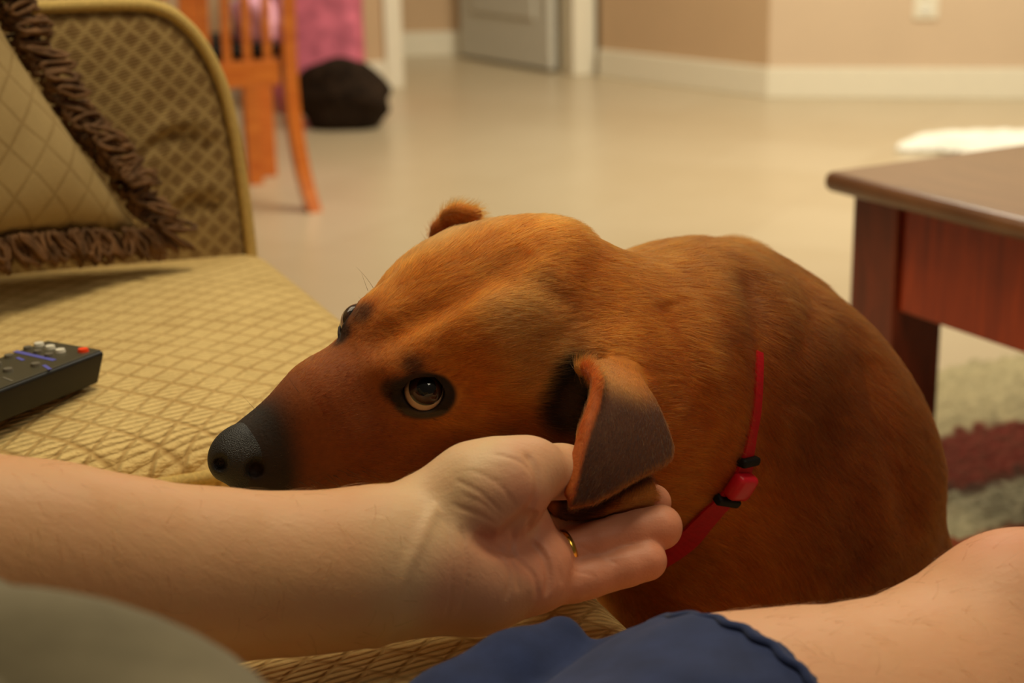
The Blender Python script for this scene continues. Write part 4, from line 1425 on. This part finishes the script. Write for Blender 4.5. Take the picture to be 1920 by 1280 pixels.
# collar: nylon strap around the neck with a plastic buckle
ring = spline([A(1375, 560, 1.09), A(1380, 640, 1.055), A(1378, 700, 1.045), A(1372, 780, 1.045), A(1352, 845, 1.05), A(1316, 905, 1.06), A(1288, 960, 1.08), A(1240, 1005, 1.13), A(1220, 990, 1.22), A(1240, 800, 1.30), A(1330, 600, 1.26)], 110, True)
ring = project(ring, 8, 0.0)
rg = dog.grad(ring, .004); rt = np.roll(ring, -1, 0) - np.roll(ring, 1, 0); rt /= np.linalg.norm(rt, axis=1)[:, None]
cx2 = np.cross(rt, rg); cx2 /= np.linalg.norm(cx2, axis=1)[:, None]
ppx, ppy, _ = pxy(ring)
lift = np.where((ppy < 660), -.004, .0012)
hwv = np.where(ppy < 680, np.clip(.0030 - (680 - ppy) * .00003, .0006, .003), np.where(ppy < 860, .0030 + .0035 * (ppy - 680) / 180, .0078)); hwv = np.where(pxy(ring)[2] > 1.15, .0078, hwv)
V = []; Fc = []; n = len(ring)
for i in range(n):
    for (a, b) in ((-1, 0), (1, 0), (1, 1), (-1, 1)):
        V.append(ring[i] + cx2[i] * hwv[i] * a + rg[i] * (lift[i] + (b - .3) * .0022))
for i in range(n):
    for j in range(4):
        k2 = (i + 1) % n
        Fc.append((i * 4 + j, i * 4 + (j + 1) % 4, k2 * 4 + (j + 1) % 4, k2 * 4 + j))
collar = mesh_obj('collar', V, Fc, M['red_nylon'], droot, smooth=False); collar['label'] = 'red nylon collar with red and black buckle'


def on_ring(px_, py_):
    d = (ppx - px_) ** 2 + (ppy - py_) ** 2 + (pxy(ring)[2] > 1.15) * 1e6
    return int(np.argmin(d))


def coll_piece(name, px_, py_, sz, mat, up=.004, bev=.002):
    i = on_ring(px_, py_); c = ring[i] + rg[i] * up
    Mx = Matrix.Identity(4)
    for r_ in range(3):
        Mx[r_][0], Mx[r_][1], Mx[r_][2], Mx[r_][3] = rt[i][r_], cx2[i][r_], rg[i][r_], c[r_] - DPOS[r_]
    bm = bmesh.new(); add_box(bm, sz, Mx, bevel=bev, seg=3)
    return bm_obj(name, bm, mat, collar, True)


coll_piece('buckle', 1372, 893, (.019, .019, .011), M['red_buckle'], .005, .004)
coll_piece('buckle_bar', 1386, 862, (.006, .019, .008), M['black_nylon'], .003)
coll_piece('buckle_bar', 1352, 922, (.006, .021, .008), M['black_nylon'], .003)

# ------------------------------------------------------------------ short coat, strand by strand
def sample_mesh(V, Q, n, weight):
    tri = np.concatenate([Q[:, [0, 1, 2]], Q[:, [0, 2, 3]]])
    a, b, c = V[tri[:, 0]], V[tri[:, 1]], V[tri[:, 2]]
    nr = np.cross(b - a, c - a); ar = np.linalg.norm(nr, axis=1)
    nr = nr / (ar[:, None] + 1e-15)
    cen = (a + b + c) / 3
    w = ar * weight(cen, nr)
    cum = np.cumsum(w); r_ = rng.random(n) * cum[-1]
    ti = np.searchsorted(cum, r_)
    u, v = rng.random(n), rng.random(n); f = u + v > 1; u[f] = 1 - u[f]; v[f] = 1 - v[f]
    P = a[ti] + u[:, None] * (b[ti] - a[ti]) + v[:, None] * (c[ti] - a[ti])
    return P, nr[ti]


if HAIRN:
    def wgt(c, nrm):
        x, y, t_ = pxy(c)
        view = (CAMP - c); view /= np.linalg.norm(view, axis=1)[:, None]
        fac = sstep(-.45, -.1, (nrm * view).sum(1))
        inn = (x > 330) & (x < 1980) & (y > 330) & (y < 1330)
        h = toH(c)
        dens = np.where(h[:, 0] > -.16, 1.0, .55)
        w = fac * np.where(inn, 1.0, .06) * dens
        w = w * (h[:, 0] + .25 * h[:, 2] < .094)
        if 'pe' in globals(): w = w * (pe(c, .03) > .0035)
        for sd, ec, en, eh, ev in EYES:
            q = c - ec
            dd_ = np.sqrt(((q @ eh) / 1.3) ** 2 + (q @ ev) ** 2)
            w = w * ~((dd_ < .0158) & (q @ en > -.006))
        return w
    P, Nn = sample_mesh(dv_, dq_, HAIRN, wgt)
    # smooth normals from the field
    Nn = dog.grad(P, .003)
    h = toH(P)
    head = sstep(-.16, -.08, h[:, 0])[:, None]
    back = -hf + hu * -.15
    lat = hl * np.sign(h[:, 1])[:, None]
    dirh = back + lat * (.35 * sstep(.0, .03, np.abs(h[:, 1])) * sstep(.02, -.06, h[:, 0]))[:, None] - hu * (.35 * sstep(.02, -.03, h[:, 2]))[:, None]
    dirb = np.array([.75, .35, -.62])
    px_, py_, _t = pxy(P)
    dirb = np.array([.80, .30, -.35]) * sstep(1500, 1250, px_)[:, None] + np.array([.55, .35, -.95]) * (1 - sstep(1500, 1250, px_)[:, None])
    dirf = dirh * head + dirb * (1 - head)
    # ears: hair runs down the flap
    e1_, e2_, n_, uv = EARF
    q = P - np.array(near_pts).mean(0)
    inear = (poly_sdf(q @ e1_, q @ e2_, uv) < .002) & (np.abs(q @ n_) < .02) & (_t < .972)
    eard = A(1110, 950, .9) - A(1150, 690, .95); eard /= np.linalg.norm(eard)
    dirf[inear] = eard
    sw = np.stack([np.sin(P[:, 0] * 60 + 9 * np.sin(P[:, 2] * 35)), np.sin(P[:, 1] * 55 + 4 + 7 * np.sin(P[:, 0] * 30)), np.sin(P[:, 2] * 65 + 8 * np.sin(P[:, 1] * 40))], 1)
    dirf = dirf / np.linalg.norm(dirf, axis=1)[:, None] + sw * .16 + rng.normal(0, .13, P.shape)
    tn = dirf - (dirf * Nn).sum(1)[:, None] * Nn; tn /= np.linalg.norm(tn, axis=1)[:, None] + 1e-9
    # length: short on the muzzle and ears, longer on the neck
    ln = .0040 + .0052 * sstep(.03, -.05, h[:, 0]) + .006 * sstep(-.10, -.20, h[:, 0])
    ln = np.where(inear, .0045, ln)
    ln = np.where(h[:, 0] > .06, .0022, ln)
    ln = ln * rng.uniform(.6, 1.2, len(P))
    lift = rng.uniform(.10, .34, len(P))[:, None]
    K_ = 4
    pos = np.empty((len(P), K_, 3))
    root_ = P - Nn * .0003
    for k in range(K_):
        f = k / (K_ - 1)
        pos[:, k] = root_ + ln[:, None] * (tn * f + Nn * lift * (f - .45 * f * f))
    cl = coat(P)
    clump = .5 + .5 * np.sin(P[:, 0] * 210 + 3 * np.sin(P[:, 2] * 160)) * np.sin(P[:, 2] * 190 + 2 * np.sin(P[:, 1] * 150))
    j = rng.uniform(.45, 1.40, len(P)) * (0.74 + .34 * clump)
    lightr = (rng.random(len(P)) < .10)
    cl = cl * j[:, None]
    cl[lightr] = cl[lightr] * .6 + np.array([.5, .30, .12]) * .35
    # pale hairs scattered about
    curve_hair('fur', pos, np.clip(cl, 0, .95), M['hair'], droot, .00008 if HAIRN > 150000 else .00012, .00002)['kind'] = 'stuff'

    # whiskers and brow bristles
    wl = []
    for (a, b, c2) in [(A(700, 540, 1.0), A(690, 522, 1.0), A(668, 500, .99)), (A(690, 545, 1.0), A(684, 530, 1.0), A(678, 512, .99)),
                       (A(690, 572, .99), A(682, 566, .985), A(672, 556, .98)), (A(692, 574, .99), A(684, 570, .985), A(675, 563, .98)),
                       (A(480, 770, .93), A(470, 758, .925), A(455, 742, .92)), (A(560, 735, .94), A(550, 722, .935), A(540, 705, .93))]:
        wl.append([a + (b - a) * 2 * f * (1 - f) * 1 + (c2 - a) * f ** 2 for f in np.linspace(0, 1, 6)])
    for k in range(26):
        x0 = random.uniform(.045, .095); p0 = H(x0, .026 + random.uniform(-.004, .002), -.034 + random.uniform(-.008, .006))
        p0 = project([p0])[0]; g_ = dog.grad(np.array([p0]))[0]
        dr = -hf * .6 + g_ * random.uniform(.5, 1) - hu * random.uniform(-.1, .5); dr /= np.linalg.norm(dr)
        L_ = random.uniform(.008, .022)
        wl.append([p0 + dr * L_ * f - hu * .004 * f * f for f in np.linspace(0, 1, 6)])
    curve_hair('whiskers', np.array(wl), np.tile([.03, .015, .008], (len(wl), 1)), M['hair'], droot, .00013, .00003)['kind'] = 'stuff'
xs = axis(-.68, .72, .010, (-.33, .36, PRES)); ys = axis(-.15, 1.02, .010, (.66, .95, PRES)); zs = axis(-.005, 1.14, .010, (.43, .68, PRES))
pv_, pq_ = surface_nets(pe, xs, ys, zs)
proot = empty('person', (-.14, .46, .44))
tag(proot, 'reclining person in navy shorts and grey shirt, left palm under the dog jaw', 'person')
pbody = mesh_obj('body', pv_, pq_, M['skin'], proot)
# skin tone: paler on wrist and thumb mound, rosier on fingers and palm
base = np.array(srgb(210, 162, 114)[:3]); pale = np.array(srgb(218, 186, 142)[:3]); rosy = np.array(srgb(206, 122, 96)[:3]); kneec = np.array(srgb(214, 164, 124)[:3])
x_, y_, t_ = pxy(pv_)
c = np.tile(base, (len(pv_), 1)) * 1.0
w = (sstep(640, 800, x_) * sstep(1300, 1150, y_) * (pv_[:, 1] > .7))[:, None]
c = c * (1 - w) + pale * w
fing = near_to(pv_, [Q(1040, 1110, .89), Q(1230, 1050, .912)], .012, .030) + near_to(pv_, [Q(1050, 1030, .90), Q(1240, 985, .92), Q(1224, 942, .946)], .012, .03)
fing = np.clip(fing + near_to(pv_, [Q(860, 1100, .86), Q(1000, 1110, .86)], .02, .04) * .7 + near_to(pv_, [Q(1000, 880, .87), Q(1090, 900, .90)], .014, .03) * .5
               + near_to(pv_, [Q(940, 960, .86), Q(1030, 1030, .88)], .012, .03) * .6, 0, 1)[:, None]
c = c * (1 - fing * .75) + rosy * fing * .75
w = ((y_ > 990 - (x_ - 1250) * .1) & (x_ > 1290) & (pv_[:, 1] > .5))[:, None] * 1.0
c = c * (1 - w) + kneec * w
kn = near_to(pv_, [Q(1890, 1010, .85), Q(1930, 1010, .85)], .01, .05)[:, None]
c = c * (1 - kn * .4) + rosy * kn * .4
# faint bluish veins on the inner wrist
vein = near_to(pv_, [Q(740, 1100, .835), Q(790, 1010, .845), Q(815, 975, .85)], .0015, .006) + near_to(pv_, [Q(610, 1110, .82), Q(700, 1060, .83), Q(780, 1010, .845)], .0015, .007)
c = c * (1 - .16 * np.clip(vein, 0, 1)[:, None] * np.array([1.4, .8, .5]))
set_color(pbody, c)

# ring on the ring finger
rp = Q(1058, 1034, .909); rd_ = FING[1][0][1] - FING[1][0][0]; rd_ /= np.linalg.norm(rd_)
bm = bmesh.new()
a1 = np.cross(rd_, [0, 0, 1.]); a1 /= np.linalg.norm(a1); a2 = np.cross(rd_, a1)
prof = [(-.0024, .0118), (-.0020, .0129), (.0, .0133), (.0020, .0129), (.0024, .0118)]
V = []; Fc = []
for i in range(40):
    an = 2 * math.pi * i / 40
    for (u, r_) in prof: V.append(rp + rd_ * u + (a1 * math.cos(an) + a2 * math.sin(an)) * r_)
for i in range(40):
    for j in range(5):
        Fc.append((i * 5 + j, i * 5 + (j + 1) % 5, ((i + 1) % 40) * 5 + (j + 1) % 5, ((i + 1) % 40) * 5 + j))
mesh_obj('gold_ring', V, Fc, M['gold'], proot)['label'] = 'gold ring on the finger'

# shorts: cloth offset from the thighs with a wavy hem
sh = SDF()
HEM = Q(1400, 1330, .80); HD = Q(1620, 1445, .818) - TH1; HD /= np.linalg.norm(HD)
sh.chain([HIPL - np.array([0, 0, .025]), TH1 - HD * .02, TH1 + HD * .13], [.098, .0880, .0800], .03)
sh._add(lambda p: lg(p) - .0044, TH1, .34, .006, '+')
sh.chain([Q(720, 1530, .75), Q(865, 1372, .79), Q(965, 1272, .815), Q(1050, 1196, .838)], [.038, .028, .020, .0120], .02)
sh.chain([HIPR, HIPR + (KNR - HIPR) * .62], [.104, .088], .03)
sh.ell((HIPL + HIPR) / 2 + np.array([-.03, 0, .01]), (.13, .16, .115), .04)


def wrinkle(p):
    return .0016 * np.sin(38 * p[:, 0] + 26 * p[:, 1] + 6 * np.sin(p[:, 2] * 28)) * np.sin(50 * p[:, 1] - 14 * p[:, 0]) + .0009 * np.sin(150 * p[:, 2] + 60 * p[:, 0] + 5 * np.sin(30 * p[:, 1]))


sh._add(wrinkle, (0, .5, .5), 2, .0, 'r')
HP = Q(1292, 1160, .80); HS = np.cross(HD, [0, 0, 1.]); HS /= np.linalg.norm(HS); HN = HD - .42 * HS; HN /= np.linalg.norm(HN)
HC = TH1 + HD * ((HP - TH1) @ HN / (HD @ HN))


def hemcut(p):
    ang = np.arctan2((p - HC) @ np.array([0, 0, 1.]), (p - HC) @ HS)
    return (p - HP) @ HN * -1 + .0014 * np.sin(ang * 34) + .003 * np.sin(ang * 5 + 1)


HR_ = HIPR + (KNR - HIPR) * .6; HRD = (KNR - HIPR) / np.linalg.norm(KNR - HIPR)
sh._add(lambda p: np.where((p - (HIPL + HIPR) / 2) @ np.array([-.55, .83, 0]) > 0.0, hemcut(p), -((p - HR_) @ HRD)), (.2, .6, .5), 2, .002, '-')
sv_, sq_ = surface_nets(sh, axis(-.36, .30, .003), axis(.15, .80, .003), axis(.38, .72, .003))
shorts = mesh_obj('shorts', sv_, sq_, M['navy'], proot); shorts['label'] = 'navy cotton shorts'
hemp = []
hu1 = HS - (HS @ HN) * HN; hu1 /= np.linalg.norm(hu1); hu2 = np.cross(HN, hu1)
if hu2[2] < 0: hu2 = -hu2
for a in np.linspace(0, 2 * math.pi, 220, endpoint=False):
    d_ = math.cos(a) * hu1 + math.sin(a) * hu2
    r_ = .07
    base_p = HC - HN * .004
    for _ in range(30):
        r_ -= (pe((base_p + d_ * r_)[None], .3)[0] - .0042) * .8
    hemp.append(base_p + d_ * (r_ + .0002) + HN * (.0014 * math.sin(a * 34) - .001))
tv, tf = tube(hemp, .0028, 6, True)
mesh_obj('hem', np.array(tv) - np.array([-.14, .46, .44]), tf, M['navy'], shorts, local=True)

# shirt over the trunk and upper arm
st = SDF()
st.chain([np.array([-.15, .27, .61]), np.array([-.29, .23, .78]), np.array([-.38, .21, .90])], [.128, .135, .140], .05)
st.chain([SH + np.array([.02, -.02, 0]), (SH + EL) / 2, (SH * .25 + EL * .75)], [.085, .075, .070], .04)
st.chain([SHR, np.array([-.25, -.10, .75])], [.085, .068], .04)
st.cone(SH, SHR, .085, .085, .05)
st.chain([Q(-330, 1230, .56), Q(-105, 1298, .54), Q(130, 1408, .52), Q(345, 1512, .50), Q(560, 1660, .50)], [.034, .034, .035, .034, .034], .04)
st._add(lambda p: .004 * np.sin(30 * p[:, 0] + 22 * p[:, 2] + 4 * np.sin(20 * p[:, 1])), (0, .5, .5), 2, 0, 'r')
tv_, tq_ = surface_nets(st, axis(-.70, .10, .006), axis(-.12, .75, .006), axis(.40, 1.10, .006))
mesh_obj('shirt', tv_, tq_, M['shirt'], proot)['label'] = 'grey cotton shirt'


# fine hairs on forearm and thigh
if HAIRN:
    def w2(c, nrm):
        x, y, t_ = pxy(c)
        arm = (x > -50) & (x < 760) & (y > 840) & (y < 1210) & (c[:, 1] > .68)
        leg = (x > 1330) & (x < 1960) & (y < 1330) & (y > 980)
        return arm * 1.0 + leg * 1.3
    P, _n = sample_mesh(pv_, pq_, 620, w2)
    Nn = pe.grad(P, .002)
    x, y, t_ = pxy(P)
    dr = np.where((x < 1000)[:, None], _R * .8 - _U * .5, _R * .9 - _U * .5)[0:len(P)] + rng.normal(0, .55, P.shape)
    tn = dr - (dr * Nn).sum(1)[:, None] * Nn; tn /= np.linalg.norm(tn, axis=1)[:, None]
    bend = np.cross(Nn, tn) * rng.normal(0, .6, len(P))[:, None]
    ln = rng.uniform(.006, .016, len(P))[:, None]
    pos = np.stack([P + ln * (tn * f + Nn * .30 * (f - .7 * f * f) + bend * .5 * f * f) for f in np.linspace(0, 1, 6)], 1)
    curve_hair('body_hair', pos, np.tile([.16, .08, .035], (len(P), 1)) * rng.uniform(.6, 1.4, len(P))[:, None], M['hair'], proot, .00006, .00002)['kind'] = 'stuff'


# ------------------------------------------------------------------ cushions give way under what rests on them
def settle(obj, fields, maxd=.14):
    me = obj.data; n = len(me.vertices); co = np.empty(n * 3, np.float32); me.vertices.foreach_get('co', co)
    co = co.reshape(-1, 3).astype(float)
    mw = np.array(sofa.matrix_world); W = co @ mw[:3, :3].T + mw[:3, 3]
    top = W[:, 2] > .40
    for f, gap in fields:
        idx = np.nonzero(top)[0]
        idx = idx[f(W[idx], .02) < gap]
        for it in range(60):
            if len(idx) == 0: break
            d = f(W[idx], .02)
            bad = d < gap
            idx = idx[bad]
            W[idx, 2] -= np.clip((gap - d[bad]) * 1.1, .0008, .012)
    mi = np.array(sofa.matrix_world.inverted()); L = W @ mi[:3, :3].T + mi[:3, 3]
    me.vertices.foreach_set('co', L.astype(np.float32).ravel()); me.update()


for ob_ in (near_cush, near_pipe): settle(ob_, [(pe, .0015), (sh, .0015)] + ([(dog, .001)] if 'dog' in globals() else []))
if 'dog' in globals():
    for ob_ in (far_cush, far_pipe): settle(ob_, [(dog, .001), (pe, .001)])
